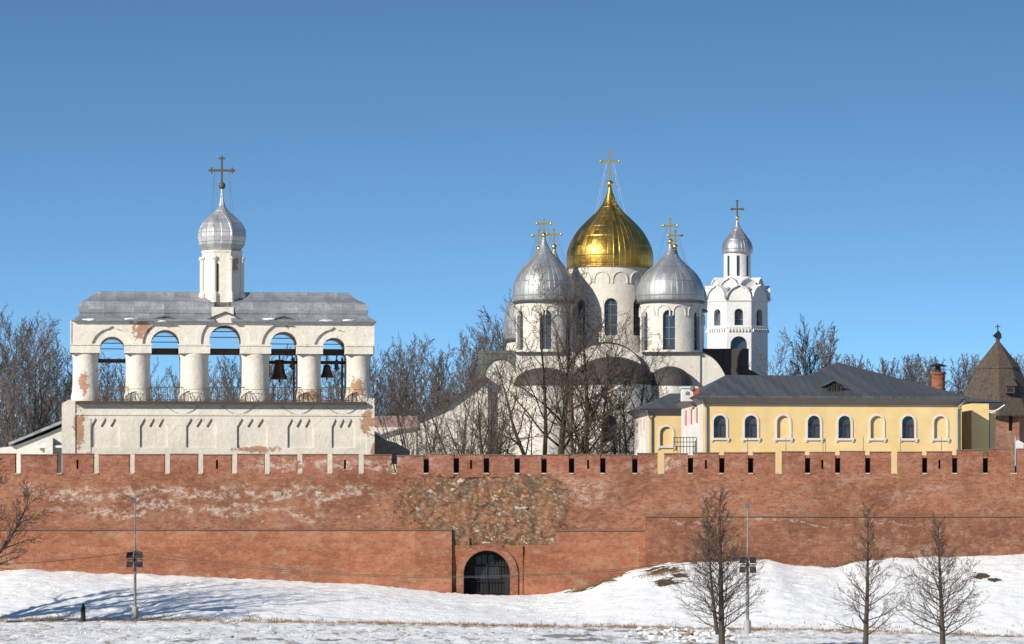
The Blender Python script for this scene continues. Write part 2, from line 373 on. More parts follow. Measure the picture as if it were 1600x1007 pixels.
def cut(me, cutter, off=Vector((0, 0, 0))):
    """carve openings out of a mesh"""
    a = bpy.data.objects.new('tmp_a', me); b = bpy.data.objects.new('tmp_b', mesh_of('tmp', cutter, me.materials[0], off))
    COL.objects.link(a); COL.objects.link(b)
    md = a.modifiers.new('b', 'BOOLEAN'); md.operation = 'DIFFERENCE'; md.solver = 'EXACT'; md.object = b; md.use_self = True
    dg = bpy.context.evaluated_depsgraph_get(); dg.update()
    r = bpy.data.meshes.new_from_object(a.evaluated_get(dg)); r.name = me.name
    bpy.data.objects.remove(a); bpy.data.objects.remove(b)
    return r

def part(name, mb, m, parent, smooth=False, holes=None, label=None):
    off = root_loc(parent)
    me = mesh_of(name, mb, m, off, smooth)
    if holes is not None: me = cut(me, holes, off)
    o = bpy.data.objects.new(name, me); COL.objects.link(o); o.parent = parent
    if smooth: auto(o)
    if label: o['label'] = label
    return o

def auto(o):
    me = o.data
    if hasattr(me, 'set_sharp_from_angle'): me.set_sharp_from_angle(angle=R(40))

def tag(o, label, cat, group=None):
    o['label'] = label; o['category'] = cat
    if group: o['group'] = group
    return o

def thing(name, label, cat, base=(0, 0, 0), group=None):
    o = bpy.data.objects.new(name, None); COL.objects.link(o); o.empty_display_size = 0.5
    o.location = base; o['base'] = tuple(base)
    return tag(o, label, cat, group)

def single(name, mb, m, label, cat, base=None, group=None, smooth=False, kind=None):
    if base is None:
        xs = [p[0] for p in mb.v]; ys = [p[1] for p in mb.v]; zs = [p[2] for p in mb.v]
        base = ((min(xs) + max(xs)) / 2, (min(ys) + max(ys)) / 2, min(zs))
    o = bpy.data.objects.new(name, mesh_of(name, mb, m, Vector(base), smooth)); COL.objects.link(o); o.location = base
    if smooth: auto(o)
    if kind: o['kind'] = kind
    if label: o['label'] = label
    if cat: o['category'] = cat
    if group: o['group'] = group
    return o

def copy_thing(src, loc, rz=0, label=None, sc=None):
    def rec(o, parent):
        c = o.copy(); COL.objects.link(c)
        if parent: c.parent = parent
        for ch in [q for q in o.children]: rec(ch, c)
        return c
    r = rec(src, None); r.location = loc; r.rotation_euler = (0, 0, rz)
    if sc: r.scale = sc if not isinstance(sc, (int, float)) else (sc, sc, sc)
    if label: r['label'] = label
    return r

def arch_pts(cx, zs, r, z0, n=16, k=1.0):
    """door-shaped outline: flat foot at z0, half circle of radius r springing at zs"""
    pts = [(cx - r, z0), (cx + r, z0)]
    pts += [(cx + r * math.cos(math.pi * i / n), zs + k * r * math.sin(math.pi * i / n)) for i in range(n + 1)]
    return pts
def interp(tab, x):
    if x <= tab[0][0]: return tab[0][1]
    for (a, va), (b, vb) in zip(tab, tab[1:]):
        if x <= b:
            t = (x - a) / (b - a); t = t * t * (3 - 2 * t) * 0.5 + t * 0.5; return va + (vb - va) * t
    return tab[-1][1]

# ------------------------------------------------------------ ground
WALL_FOOT = [(-250, 888), (0, 893), (40, 891), (80, 893), (200, 898), (400, 906), (560, 913), (700, 927), (740, 930), (835, 931), (900, 922), (950, 905),
             (1010, 887), (1045, 879), (1130, 878), (1200, 875), (1240, 884), (1300, 886), (1335, 876), (1380, 873), (1480, 871), (1600, 867), (1850, 866)]
VERGE = [(-250, 969), (0, 969), (300, 970), (600, 975), (900, 981), (1200, 985), (1600, 998), (1850, 1000)]
def zfoot(px): return Z(interp(WALL_FOOT, px), 300)
def gz(x, y):
    px = 800 + x * 22
    dv = 280
    zv = Z(interp(VERGE, px), dv); zw = zfoot(px)
    zn = 0.1 - 0.45 * min(1, max(0, (px - 400) / 900))
    if y >= 304: return 5.2
    if y >= dv:
        t = min(1, (y - dv) / (299.6 - dv)); k = 1 - (1 - t) ** 1.35
        z = zv + (zw - zv) * k
        n = 0.35 * noise.noise(Vector((x * .12, y * .12, 1))) * math.sin(math.pi * min(1, t))
        return z + n
    if y >= 236:
        t = (y - 236) / (dv - 236); return zn + (zv - zn) * t
    return zn - min(1, (236 - y) / 60) * 0.6
xs = [-3500, -1500, -700, -300, -120, -70] + [-46 + i * 0.28 for i in range(int(92 / 0.28) + 1)] + [70, 120, 300, 700, 1500, 3500]
ys = [-1500, -400, -50, 60, 130, 180, 210, 225, 232] + [234 + i * 0.32 for i in range(int(44.5 / 0.32))] + [278.4 + i * 0.22 for i in range(int(22.6 / 0.22))] + [301.3, 302, 303.2, 305, 320, 360, 420, 600, 1200, 3000, 6000]
mb = MB()
for y in ys:
    for x in xs:
        z = gz(x, y)
        if 233 < y < 300.5 and abs(x) < 47:
            p = Vector((x, y, 0))
            z += 0.09 * noise.fractal(p * 0.9, .8, 2, 4) + 0.06 * noise.noise(p * 2.3) + (0.25 * max(0, noise.noise(Vector((x * .6, 4, 4))) + .2) * max(0, 1 - abs(y - 298) / 2.2) if x < -20 else 0)
            if y < 279: z += 0.16 * max(0, noise.fractal(Vector((x * 0.9, y * 0.5, 5)), 0.7, 2, 4) + .15) + 0.06 * noise.noise(p * 4.1)
        mb.v.append((x, y, z))
nx = len(xs)
for j in range(len(ys) - 1):
    for i in range(nx - 1):
        a = j * nx + i; mb.f.append((a, a + 1, a + 1 + nx, a + nx))
single('ground', mb, M['snow'], None, None, (0, 0, 0), smooth=True, kind='structure')

# dry grass on the verge: nobody could count it
rnd = random.Random(4); mb = MB()
def tuft(x, y, h, k):
    z = gz(x, y)
    for _ in range(k):
        a = rnd.uniform(0, 6.28); l = rnd.uniform(0, 0.6) * h; x2 = x + rnd.gauss(0, .12); y2 = y + rnd.gauss(0, .12)
        p = Vector((x2, y2, z - .05)); q = Vector((x2 + math.cos(a) * l, y2 + math.sin(a) * l, z + h * rnd.uniform(.5, 1)))
        s_ = Vector((0.02, 0.01, 0)); mb.add([p - s_, p + s_, q], [(0, 1, 2)])
for i in range(9000):
    x = rnd.uniform(-44, 44); dens = 0.5 + 0.6 * noise.noise(Vector((x * .35, 3, 1)))
    if rnd.random() < dens: tuft(x, 278.6 + rnd.gauss(0, 1.1) + 0.4 * math.sin(x * .3), rnd.uniform(.10, .34), 5)
for i in range(2600):
    x = rnd.uniform(-44, 44); y = rnd.uniform(240, 277)
    if noise.noise(Vector((x * .3, y * .12, 7))) > 0.28: tuft(x, y, rnd.uniform(.05, .16), 4)
for (px, d, r_, k) in [(925, 298, 1.6, 130), (1036, 295, 2.0, 160), (1306, 299.2, 1.6, 200), (1345, 299.4, 1.6, 120)]:
    for i in range(k): tuft(X(px, d) + rnd.gauss(0, r_ * .5), d + rnd.gauss(0, .5), rnd.uniform(.06, .2), 4)
single('dry_grass', mb, M['grass'], None, None, (0, 280, 0), kind='stuff')

# clods of dirty snow and soil thrown up by the lane
mb = MB(); mb2 = MB()
for i in range(900):
    px = rnd.gauss(1080, 40) if i < 260 else rnd.uniform(960, 1250) if i < 420 else rnd.uniform(-20, 950)
    d = rnd.uniform(248, 274) if i < 420 else rnd.uniform(240, 276); x = X(px, d); r_ = rnd.uniform(.03, .10) + (.14 * rnd.random() ** 2 if i < 260 else 0)
    (mb if rnd.random() < .62 else mb2).lump((x, d, gz(x, d) + r_ * .4), r_, i, (1.2, 1.2, .8), .5, 1)
single('snow_clods', mb, M['snowp'], None, None, (0, 260, 0), kind='stuff')
single('soil_clods', mb2, plain('soil', (0.24, 0.16, 0.10), .95, var=.5, sc=5), None, None, (0, 260, 0), kind='stuff')

# ------------------------------------------------------------ fortress wall
D = 300.0
wall = thing('fortress_wall', 'long red brick fortress wall with slotted battlements and a rubble scar above its arched gateway', 'wall', (0, 300, 0))
ZT = Z(741, D)                                  # foot of the merlons
GX, GR = X(761, D), 36 * D / F
rnd = random.Random(7)
# upper weathered face: a sheet with real relief, deepest where the facing has fallen off the rubble core
mb = MB(); st = 0.13; nxw = int(94 / st); z0 = -0.6; nzw = int((ZT - z0) / st)
def rub(x, z):
    a = math.hypot((x - X(762, D)) / 5.9, (z - Z(786, D)) / 2.6); b = math.hypot((x - X(795, D)) / 4.3, (z - Z(835, D)) / 1.9)
    d = min(a, b) + 0.5 * noise.fractal(Vector((x * .7, z * .7, 2)), .8, 2, 3)
    k = max(0, min(1, (0.95 - d) / 0.6)); return k * k * (3 - 2 * k)
def wall_y(x, z):
    y = D + 0.035 * noise.fractal(Vector((x * .5, z * .8, 0)), .8, 2, 5)
    k = rub(x, z)
    if k > 0:
        y += k * (0.12 + 0.09 * noise.noise(Vector((x * 1.1, z * 1.4, 8))) + 0.13 * noise.fractal(Vector((x * 2.3, z * 3.0, 4)), .7, 2.1, 3))
    return y
nz1 = nzw + 1
for j in range(nz1):
    z = z0 + (ZT - z0) * j / nzw
    for i in range(nxw + 1):
        x = -47 + 94 * i / nxw; mb.v.append((x, wall_y(x, z), z))
gt = Z(864, D)
for j in range(nzw):
    zc = z0 + (ZT - z0) * (j + .5) / nzw
    for i in range(nxw):
        xc = -47 + 94 * (i + .5) / nxw
        if abs(xc - GX) < GR + .45 and zc < gt + 0.35: continue       # the gate block stands here
        a = j * (nxw + 1) + i; mb.f.append((a, a + 1, a + 2 + nxw, a + 1 + nxw))
part('weathered_face', mb, M['brick_up'], wall, smooth=True)
part('wall_core', MB().box(-47, GX - GR - .5, D + .75, D + 3.2, -1, ZT - .02).box(GX + GR + .5, 47, D + .75, D + 3.2, -1, ZT - .02).box(GX - GR - .5, GX + GR + .5, D + .75, D + 3.2, gt + .4, ZT - .02), M['brick_mer'], wall)
part('wall_top', MB().box(-47, 47, D + .03, D + 3.2, ZT - .02, ZT + 0.03), M['brick_mer'], wall)
# gate block with arched gateway
gb = MB().box(GX - GR - .9, GX + GR + .9, D - 0.05, D + 1.6, 0.5, gt + 0.5)
gc = MB().prism(arch_pts(GX, Z(897, D), GR, 0.2), D - 2, D + 1.1)
gc.box(X(733, D), X(786, D), D - 1, D + 0.12, Z(854, D), Z(839, D))
part('gateway_surround', gb, M['brick_low'], wall, holes=gc)
ring = MB()
for i in range(24):
    a0, a1 = math.pi * i / 24, math.pi * (i + 1) / 24
    zc = Z(897, D); r1, r2 = GR + .03, GR + .55
    pts = [(GX + r1 * math.cos(a0), zc + r1 * math.sin(a0)), (GX + r2 * math.cos(a0), zc + r2 * math.sin(a0)), (GX + r2 * math.cos(a1), zc + r2 * math.sin(a1)), (GX + r1 * math.cos(a1), zc + r1 * math.sin(a1))]
    ring.prism(pts, D - .17, D - .08)
ring.box(GX - GR - .55, GX - GR - .03, D - .17, D - .08, 1.2, Z(897, D)).box(GX + GR + .03, GX + GR + .55, D - .17, D - .08, 1.2, Z(897, D))
part('gate_arch_ring', ring, M['brick_mer'], wall)
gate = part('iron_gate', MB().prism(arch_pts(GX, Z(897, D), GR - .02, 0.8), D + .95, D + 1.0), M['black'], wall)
bars = MB(); zc = Z(897, D)
for k in range(-7, 8):
    x = GX + k * GR / 7.5; top = zc + math.sqrt(max(0, GR ** 2 - (x - GX) ** 2)); bars.tube((x, D + .8, 1.6), (x, D + .8, top), .02 if k else .05)
for yy in (884, 909, 926): bars.tube((GX - GR, D + .8, Z(yy, D)), (GX + GR, D + .8, Z(yy, D)), .035)
part('gate_bars', bars, M['black'], gate)
pn = MB()
for k, (a, b, c, d_) in enumerate([(744, 752, 870, 882), (753, 762, 867, 882), (763, 772, 868, 882), (742, 761, 886, 906), (763, 780, 886, 906)]):
    pn.box(X(a, D), X(b, D), D + .9, D + .93, Z(d_, D), Z(c, D))
part('gate_glazing', pn, plain('gate_pane', (.03, .033, .045), .35), gate)
part('gate_leaf_open', MB().box(X(788, D), X(797, D), D + .1, D + .8, Z(931, D), Z(897, D)), M['darkmetal'], gate)

# lower repaired facing: battered, thicker at the foot, with a tiled drip ledge
def apron(name, xa, xb, ytop, pt, pb, mt_='brick_low'):
    a, b = X(xa, D), X(xb, D); zt = Z(ytop, D); zb = -0.6; b_ = D - pb; t_ = D - pt; e = .6
    m_ = MB().add([(a, b_, zb), (b, b_, zb), (b, D + e, zb), (a, D + e, zb), (a, t_, zt), (b, t_, zt), (b, D + e, zt), (a, D + e, zt)],
                  [(0, 3, 2, 1), (4, 5, 6, 7), (0, 1, 5, 4), (1, 2, 6, 5), (2, 3, 7, 6), (3, 0, 4, 7)])
    p = part(name, m_, M[mt_], wall)
    part('drip_ledge', MB().prism([(a - .02, zt), (b + .02, zt), (b + .02, zt + .07), (a - .02, zt + .07)], t_ - .09, D + .3), M['cope'], p)
    return p
apron('repaired_facing', -240, 706, 829, .18, .75)
apron('repaired_facing', 868, 1008, 830, .12, .5)
apron('repaired_facing', 1008, 1840, 808, .28, .7, 'brick_right')
part('side_facing', MB().box(X(820, D), X(868, D), D - .04, D + .5, .5, Z(852, D)), M['brick_low'], wall)
part('panel_sill', MB().box(X(733, D), X(786, D), D - .14, D + .1, Z(854, D), Z(852.6, D)), M['cope'], wall)
part('panel_edge', MB().box(X(731.5, D), X(733.3, D), D - .14, D + .1, Z(852.6, D), Z(839, D)), M['brick_low'], wall)
# battlements
GAPS = [-85, -28, 28, 93, 150, 206, 261, 313, 366, 417, 468, 515, 564, 616, 666, 713, 760, 808, 850, 893, 942, 992, 1033, 1079, 1128, 1173, 1217, 1262, 1309, 1356, 1398, 1445, 1492, 1540, 1584, 1632, 1680, 1728]
SLOTS = [121, 339, 539, 736, 919, 1103, 1285, 1468]
def gw(g): return 11 if g in (1033, 1217, 1398, 1584) else 8.5
def mtop(px): return interp([(0, 711), (600, 712), (1000, 711), (1036, 709), (1220, 709), (1222, 707), (1480, 707), (1500, 704), (1700, 703)], px)
for a, b in zip(GAPS, GAPS[1:]):
    xa, xb = a + gw(a) / 2, b - gw(b) / 2; zt = Z(mtop((a + b) / 2) + rnd.uniform(-1.2, 1.0), D)
    m_ = MB().box(X(xa, D), X(xb, D), D + .01, D + .75, ZT + .03 - .25, zt)
    h = None
    for s_ in SLOTS:
        if a < s_ < b: h = MB().box(X(s_ - 1.7, D), X(s_ + 1.7, D), D - 1, D + .62, Z(733, D), Z(719, D))
    p = part('merlon', m_, M['brick_mer'], wall, holes=h)
    part('merlon_coping', MB().box(X(xa - .6, D), X(xb + .6, D), D - .05, D + .8, zt, zt + .06), M['cope'], p)
for g in GAPS:
    part('embrasure_sill', MB().box(X(g - gw(g) / 2 + .3, D), X(g + gw(g) / 2 - .3, D), D - .06, D + .7, ZT - .02, ZT + .08), M['stone'], wall)
    if 600 < g < 1700 and g not in (616, 1033, 1217, 1398, 1584):
        part('lintel', MB().box(X(g - gw(g) / 2 + .2, D), X(g + gw(g) / 2 - .2, D), D + .06, D + .72, Z(716, D), Z(711.5, D)), M['brick_mer'], wall)
        part('dark_backboard', MB().box(X(g - gw(g) / 2 - 8, D), X(g + gw(g) / 2 + 8, D), D + 1.25, D + 1.31, ZT, Z(713, D)), M['wood'], wall)  # dark board added behind the closed gaps so they look dark inside

# iron lattice fittings on the right end: pale stones scattered proud of the old face
st_ = MB()
for i, (px, py, r_) in enumerate([(432, 772, .32), (411, 815, .14), (452, 775, .2), (470, 773, .15), (500, 771, .2), (560, 808, .12), (590, 790, .15), (720, 752, .2), (818, 794, .18), (708, 765, .13), (760, 850, .2)]):
    st_.lump((X(px, D), D + .04, Z(py, D)), r_, i + 3, (1.3, .5, .7), .5)
part('exposed_stone', st_, M['stone'], wall)

# ------------------------------------------------------------ shared church pieces
def cross_mb(cx, d, y0, ybar, ytop, hw, t=.05, fancy=True, low=None):
    m_ = MB(); x = X(cx, d); zb = Z(ybar, d); zt = Z(ytop, d); z0 = Z(y0, d); w = hw * d / F; k = w * .16
    m_.box(x - t, x + t, d - t, d + t, z0, zt).box(x - w, x + w, d - t * .9, d + t * .9, zb - t, zb + t)
    if fancy:
        m_.box(x - k * 1.5, x + k * 1.5, d - t * .8, d + t * .8, zt - k * 1.6, zt - k * 1.6 + 2 * t * .8)
        for s_ in (-1, 1): m_.box(x + s_ * (w - k * 1.4) - t * .8, x + s_ * (w - k * 1.4) + t * .8, d - t * .8, d + t * .8, zb - k * 1.4, zb + k * 1.4)
        if low:
            zl = Z(low, d); m_.box(x - w * .35, x + w * .35, d - t * .8, d + t * .8, zl - t * .8, zl + t * .8)
    return m_
def cusps(m_, cx, d, ybar, hw, r):
    x = X(cx, d); z = Z(ybar, d); w = hw * d / F
    for sx in (-1, 1): m_.ball((x + sx * w, d, z), r, 8)
    return m_
def dome(parent, cx, d, prof, m, n=64, a0=0, smooth=True, name='dome'):
    pf = [(r * d / F, Z(y, d)) for (y, r) in prof]
    # smooth the profile by Catmull-Rom
    out = []
    for i in range(len(pf) - 1):
        p0 = pf[max(0, i - 1)]; p1 = pf[i]; p2 = pf[i + 1]; p3 = pf[min(len(pf) - 1, i + 2)]
        for k in range(4):
            t = k / 4
            out.append(tuple(max(.01, .5 * (2 * p1[j] + (p2[j] - p0[j]) * t + (2 * p0[j] - 5 * p1[j] + 4 * p2[j] - p3[j]) * t * t + (3 * p1[j] - p0[j] - 3 * p2[j] + p3[j]) * t ** 3)) for j in (0, 1)))
    out.append(pf[-1])
    return part(name, MB().lathe(X(cx, d), d, out, n, a0), m, parent, smooth=smooth)
def arched_window(parent, x, y, zb, zt, wd, depth_y, ang=0, rows=4, cols=2, frame='darkmetal', pane='glass', name='window'):
    """pane with glazing bars set in an opening; built facing -y then turned by ang about (cx, cy)"""
    r = wd / 2
    fr = MB(); pn_ = MB()
    pn_.prism(arch_pts(x, zt - r, r - .005, zb + .005, 10), y, y + .05)
    for c in range(1, cols): xx = x - r + wd * c / cols; fr.box(xx - .03, xx + .03, y - .04, y - .003, zb, zt - r * .1)
    for q in range(1, rows): zz = zb + (zt - r - zb) * q / (rows - 1); fr.box(x - r + .01, x + r - .01, y - .035, y - .004, zz - .03, zz + .03)
    return pn_, fr
def spin(m_, cx, cy, a):
    c, s_ = math.cos(a), math.sin(a)
    m_.v = [(cx + (p[0] - cx) * c - (p[1] - cy) * s_, cy + (p[0] - cx) * s_ + (p[1] - cy) * c, p[2]) for p in m_.v]; return m_
def drum(parent, cx, d, r_px, ytop, ybot, wins, wpx, wy0, wy1, m, nar=14, awid=None, n=64):
    """round drum; wins: angles (0 faces the camera) of tall arched windows"""
    x = X(cx, d); r = r_px * d / F; zt, zb = Z(ytop, d), Z(ybot, d)
    holes = MB(); wd = wpx * d / F; z0, z1 = Z(wy0, d), Z(wy1, d)
    for a in wins: 
        q = MB().prism(arch_pts(x, z1 - wd / 2, wd / 2, z0, 10), d - r - .5, d - r + .45); spin(q, x, d, a); holes.add(q.v, q.f)
    dr = part('drum', MB().lathe(x, d, [(r, zb), (r, zt)], n), m, parent, smooth=True, holes=holes)
    for a in wins:
        p_, f_ = arched_window(None, x, d - r + .38, z0, z1, wd, 0); spin(p_, x, d, a); spin(f_, x, d, a)
        wo = part('window', p_, M['glass'], dr); part('glazing_bars', f_, M['pole'], wo)
    aw = 2 * math.pi / nar
    for k in range(nar):
        ac = -math.pi / 2 + (k + .5) * aw; pts = []
        for i in range(9):
            t = math.pi * i / 8; aa = ac + math.cos(t) * aw * .40; zz = zt - r * .34 + math.sin(t) * aw * r * .42
            pts.append((x + (r + .03) * math.cos(aa), d + (r + .03) * math.sin(aa), zz))
        pts = [(pts[0][0], pts[0][1], pts[0][2] - .35)] + pts + [(pts[-1][0], pts[-1][1], pts[-1][2] - .35)]
        part('blind_arch', MB().path(pts, .075, 5), m, dr)
    part('eaves_band', MB().lathe(x, d, [(r - .05, zt - .12), (r + .14, zt - .06), (r + .2, zt + .02), (r - .1, zt + .06)], n), M['soffit'], dr, smooth=True)
    return dr
def guys(parent, cx, d, ytop, hw, ybot, rb, m):
    g = MB(); x = X(cx, d)
    for sx in (-1, 1):
        g.tube((x + sx * hw * d / F * .5, d, Z(ytop, d)), (x + sx * rb * d / F, d - .3, Z(ybot, d)), .012, n=3)
        g.tube((x + sx * hw * d / F * .35, d, Z(ytop, d)), (x + sx * rb * .8 * d / F, d + .5, Z(ybot - 4, d)), .012, n=3)
    part('guy_wires', g, m, parent)

# ------------------------------------------------------------ belfry
B = 307.5
TH = R(5.5)
bel = thing('belfry', 'long white limewashed belfry with five open arches, tin roof and one faceted silver onion dome', 'belfry', (X(350, B), B, 5))
bel.rotation_euler = (0, 0, TH)
OPEN = [(156, 196, 527), (236, 281, 516), (327, 377, 508), (422, 465, 518), (503, 541, 527)]
def bx(p): return X(p, B)
def bz(p): return Z(p, B)
yf = B; yb = B + 4.4
# lower block with recessed scalloped panels
low = MB().box(bx(116), bx(584), yf - .25, yb + .2, 4.5, bz(632))
hol = MB()
for a, b in [(143, 188), (219, 262), (291, 338), (370, 418), (449, 490), (518, 555)]:
    xa, xb = bx(a), bx(b); w3 = (xb - xa) / 3; zt, zm = bz(654), bz(667)
    pts = [(xa, bz(700)), (xb, bz(700))]
    for k in (2, 1, 0):
        xr, xl = xa + w3 * (k + 1), xa + w3 * k
        pts += [(xr, zm), ((xr + xl) / 2, zt)]
    pts += [(xa, zm)]
    hol.prism(pts, yf - 1, yf - .25 + .13)
part('lower_block', low, M['belfry'], bel, holes=hol)
part('string_course', MB().box(bx(118), bx(582), yf - .31, yf - .2, bz(650), bz(646.5)), M['belfry'], bel)
part('buttress', MB().prism([(bx(98), 4.5), (bx(119), 4.5), (bx(119), bz(628)), (bx(109), bz(626)), (bx(98), bz(632))], yf - .33, yf + 2.5), M['belfry'], bel)
part('corner_pier', MB().box(bx(573), bx(585), yf - .35, yf + 1.0, 4.6, bz(622)), M['belfry'], bel)
part('balcony_slab', MB().box(bx(119), bx(572), yf - .75, yf + .3, bz(632), bz(628)), M['wood'], bel)
part('platform', MB().box(bx(120), bx(582), yf - .2, yb - .1, bz(632), bz(629)), M['belfry'], bel)
# arcade wall, front and back: arched head in a shallow wider recess
def arcade(y0, thick, front):
    top = bz(503); bot = bz(553)
    pts = [(bx(113), bot)]
    for a, b, t in OPEN:
        xa, xb = bx(a), bx(b); r = (xb - xa) / 2; zs = bz(t) - r
        pts.append((xa, bot)); pts += [(xa + r - r * math.cos(math.pi * i / 14), zs + r * math.sin(math.pi * i / 14)) for i in range(15)]; pts.append((xb, bot))
    pts += [(bx(583), bot), (bx(583), top), (bx(113), top)]
    m_ = MB().prism(pts, y0, y0 + thick)
    h = MB()
    if front:
        for a, b, t in OPEN:
            xa, xb = bx(a), bx(b); c_ = (xa + xb) / 2; r = (xb - xa) / 2 + 13 * B / F; zs = bz(t) - (xb - xa) / 2
            q = [(c_ - r, bz(541)), (c_ + r, bz(541))] + [(c_ + r * math.cos(math.pi * i / 18), zs + r * math.sin(math.pi * i / 18) + (0.16 if i == 9 else 0)) for i in range(19)]
            h.prism(q, y0 - 1, y0 + .16)
    return part('arcade_wall', m_, M['belfry'], bel, holes=h if front else None)
arcade(yf - .12, 1.7, True); arcade(yb - 1.6, 1.6, False)
part('ceiling', MB().box(bx(114), bx(582), yf + 1.3, yb - 1.3, bz(510), bz(504)), M['wood'], bel)
# arch gables that rise over the eave
for c_, t, hw in [(258, 497, 26), (352, 490, 33), (443, 496, 24)]:
    q = [(bx(c_ - hw), bz(505)), (bx(c_ + hw), bz(505)), (bx(c_ + hw * .5), bz((t + 505) / 2 - 1.5)), (bx(c_), bz(t)), (bx(c_ - hw * .5), bz((t + 505) / 2 - 1.5))]
    part('gable_head', MB().prism(q, yf - .13, yf + .9), M['belfry'], bel)
for c_, t, hw in [(258, 497, 26), (352, 490, 33), (443, 496, 24)]:
    hc = MB(); P = [(bx(c_ - hw - 2), bz(504.5)), (bx(c_ - hw * .5), bz((t + 505) / 2 - 2)), (bx(c_), bz(t - .8)), (bx(c_ + hw * .5), bz((t + 505) / 2 - 2)), (bx(c_ + hw + 2), bz(504.5))]
    for a, b in zip(P, P[1:]): hc.prism([a, b, (b[0], b[1] + .09), (a[0], a[1] + .09)], yf - .30, yf + 1.0)
    part('gable_flashing', hc, M['lead'], bel)
PIERS = [(113, 156), (196, 236), (281, 327), (377, 422), (465, 503), (541, 582)]
for i, (a, b) in enumerate(PIERS):
    c_ = bx((a + b) / 2); r = (bx(b) - bx(a)) / 2; e = .13 if 0 < i < 5 else .06
    imp = part('impost', MB().box(c_ - r - .06, c_ + r + .06, yf - .26, yf + 1.75, bz(553), bz(541)).box(c_ - r - .10, c_ + r + .10, yf - .32, yf + 1.75, bz(541), bz(538.5)), M['belfry'], bel)
    for yy in (yf + .82, yb - .85):
        rr = r if 0 < i < 5 else r - .03
        pf = [(rr * 1.09, bz(629)), (rr * 1.08, bz(619)), (rr * 1.0, bz(613)), (rr * .96, bz(600)), (rr * .955, bz(580)), (rr * .955, bz(560)), (rr * 1.0, bz(557)), (rr * 1.0, bz(553))]
        sx = part('pier', MB().lathe(c_, yy, pf, 28, math.pi / 28), M['belfry'], bel, smooth=True)
    # small corbel under the impost
for q in (583, 111): part('end_wall', MB().box(bx(q), bx(q + 2), yf - .18, yb, bz(553), bz(503)), M['belfry'], bel)
# beams and tie rods
bm_ = MB()
for (a, b, t) in OPEN:
    bm_ = MB(); bm_.box(bx(a) - .1, bx(b) + .1, yf + 1.9, yf + 2.2, bz(553 if (a, b) != (156, 196) else 566), bz(543 if (a, b) != (156, 196) else 560))
    part('bell_beam', bm_, M['wood'], bel)
    if a > 400:
        part('bell_beam', MB().box(bx(a) - .1, bx(b) + .1, yf + 2.6, yf + 2.85, bz(566), bz(561)), M['wood'], bel)
        part('bell_post', MB().box(bx(b - 5), bx(b - 2), yf + 2.3, yf + 2.5, bz(628), bz(556)), M['wood'], bel)
    for q in (t + 8, t + 17): part('tie_rod', MB().box(bx(a) - .1, bx(b) + .1, yf + 1.6, yf + 1.68, bz(q + 1.3), bz(q)), M['wood'], bel)
# railings
for (a, b, t) in OPEN:
    rl = MB(); xa, xb = bx(a) - .1, bx(b) + .25; n_ = 19
    for zz in (bz(606), bz(626)): rl.tube((xa, yf - .55, zz), (xb, yf - .55, zz), .045, n=4)
    for k in range(n_ + 1): x = xa + (xb - xa) * k / n_; rl.tube((x, yf - .55, bz(628)), (x, yf - .55, bz(606)), .02 if k % 5 else .045, n=4)
    part('railing', rl, M['rust'], bel)
for c_ in (216, 304, 400, 484, 561):   # curled ironwork in front of the piers
    wc = MB()
    for s_ in (-1, 1):
        pts = [(bx(c_) + s_ * (.12 + .62 * math.sin(t * .9)), yf - .6, bz(627) + .85 * math.sin(t * 1.15)) for t in [i / 8 * 2.4 for i in range(9)]]
        wc.path(pts, .025, 4)
    wc.tube((bx(c_ - 20), yf - .6, bz(609)), (bx(c_ + 20), yf - .6, bz(609)), .022, n=4)
    for k in range(-4, 5): wc.tube((bx(c_ + k * 4.3), yf - .6, bz(628)), (bx(c_ + k * 4.3), yf - .6, bz(618 + abs(k))), .014, n=3)
    part('wrought_scrolls', wc, M['rust'], bel)
for c_ in (285, 372, 465, 535):
    part('slack_cable', MB().path([(bx(c_ - 26 + 52 * t / 10), yf - .30, bz(634) - .62 * (1 - ((t - 5) / 5) ** 2)) for t in range(11)], .02, 3), M['pole'], bel)
part('slack_cable', MB().tube((bx(142), yf - .33, bz(655)), (bx(142), yf - .33, bz(712)), .02, n=3), M['pole'], bel)
# bells
def bell(px, ytop, ybot, rpx, depth, label):
    x = bx(px); y = yf + depth; zt, zb = bz(ytop), bz(ybot); h = zt - zb; r = rpx * B / F
    # account for the belfry's turn: the bell hangs inside it
    c, s_ = math.cos(TH), math.sin(TH); dx, dy = x - bel.location.x, y - B
    x2, y2 = bel.location.x + dx * c - dy * s_, B + dx * s_ + dy * c
    t = thing('bell', label, 'bell', (x2, y2, zb), 'bells hanging in the belfry')
    part('bell_body', MB().lathe(x2, y2, [(r * .80, zb + .02), (r, zb), (r * .93, zb + h * .1), (r * .70, zb + h * .32), (r * .56, zb + h * .62), (r * .50, zb + h * .84), (r * .36, zb + h * .96), (.03, zb + h)], 24), M['bronze'], t, smooth=True)
    part('clapper', MB().tube((x2, y2, zb + h * .4), (x2, y2, zb - h * .08), .035, .05).ball((x2, y2, zb - h * .1), .08, 8), M['darkmetal'], t)
    part('hanger', MB().box(x2 - .05, x2 + .05, y2 - .05, y2 + .05, zb + h * .9, bz(548)).box(x2 - r * .5, x2 + r * .5, y2 - .08, y2 + .08, zt + .02, zt + .14), M['wood'], t)
bell(438, 563, 591, 14, 2.0, 'large bronze bell hanging in the fourth arch of the belfry')
bell(513, 567, 588, 11, 2.0, 'dark bell hanging in the rightmost arch of the belfry')
bell(458, 562, 573, 5, 1.5, 'small bell beside the large bronze bell in the fourth arch')
bell(528, 563, 575, 4.5, 1.6, 'small bell to the right of the dark bell in the rightmost arch')
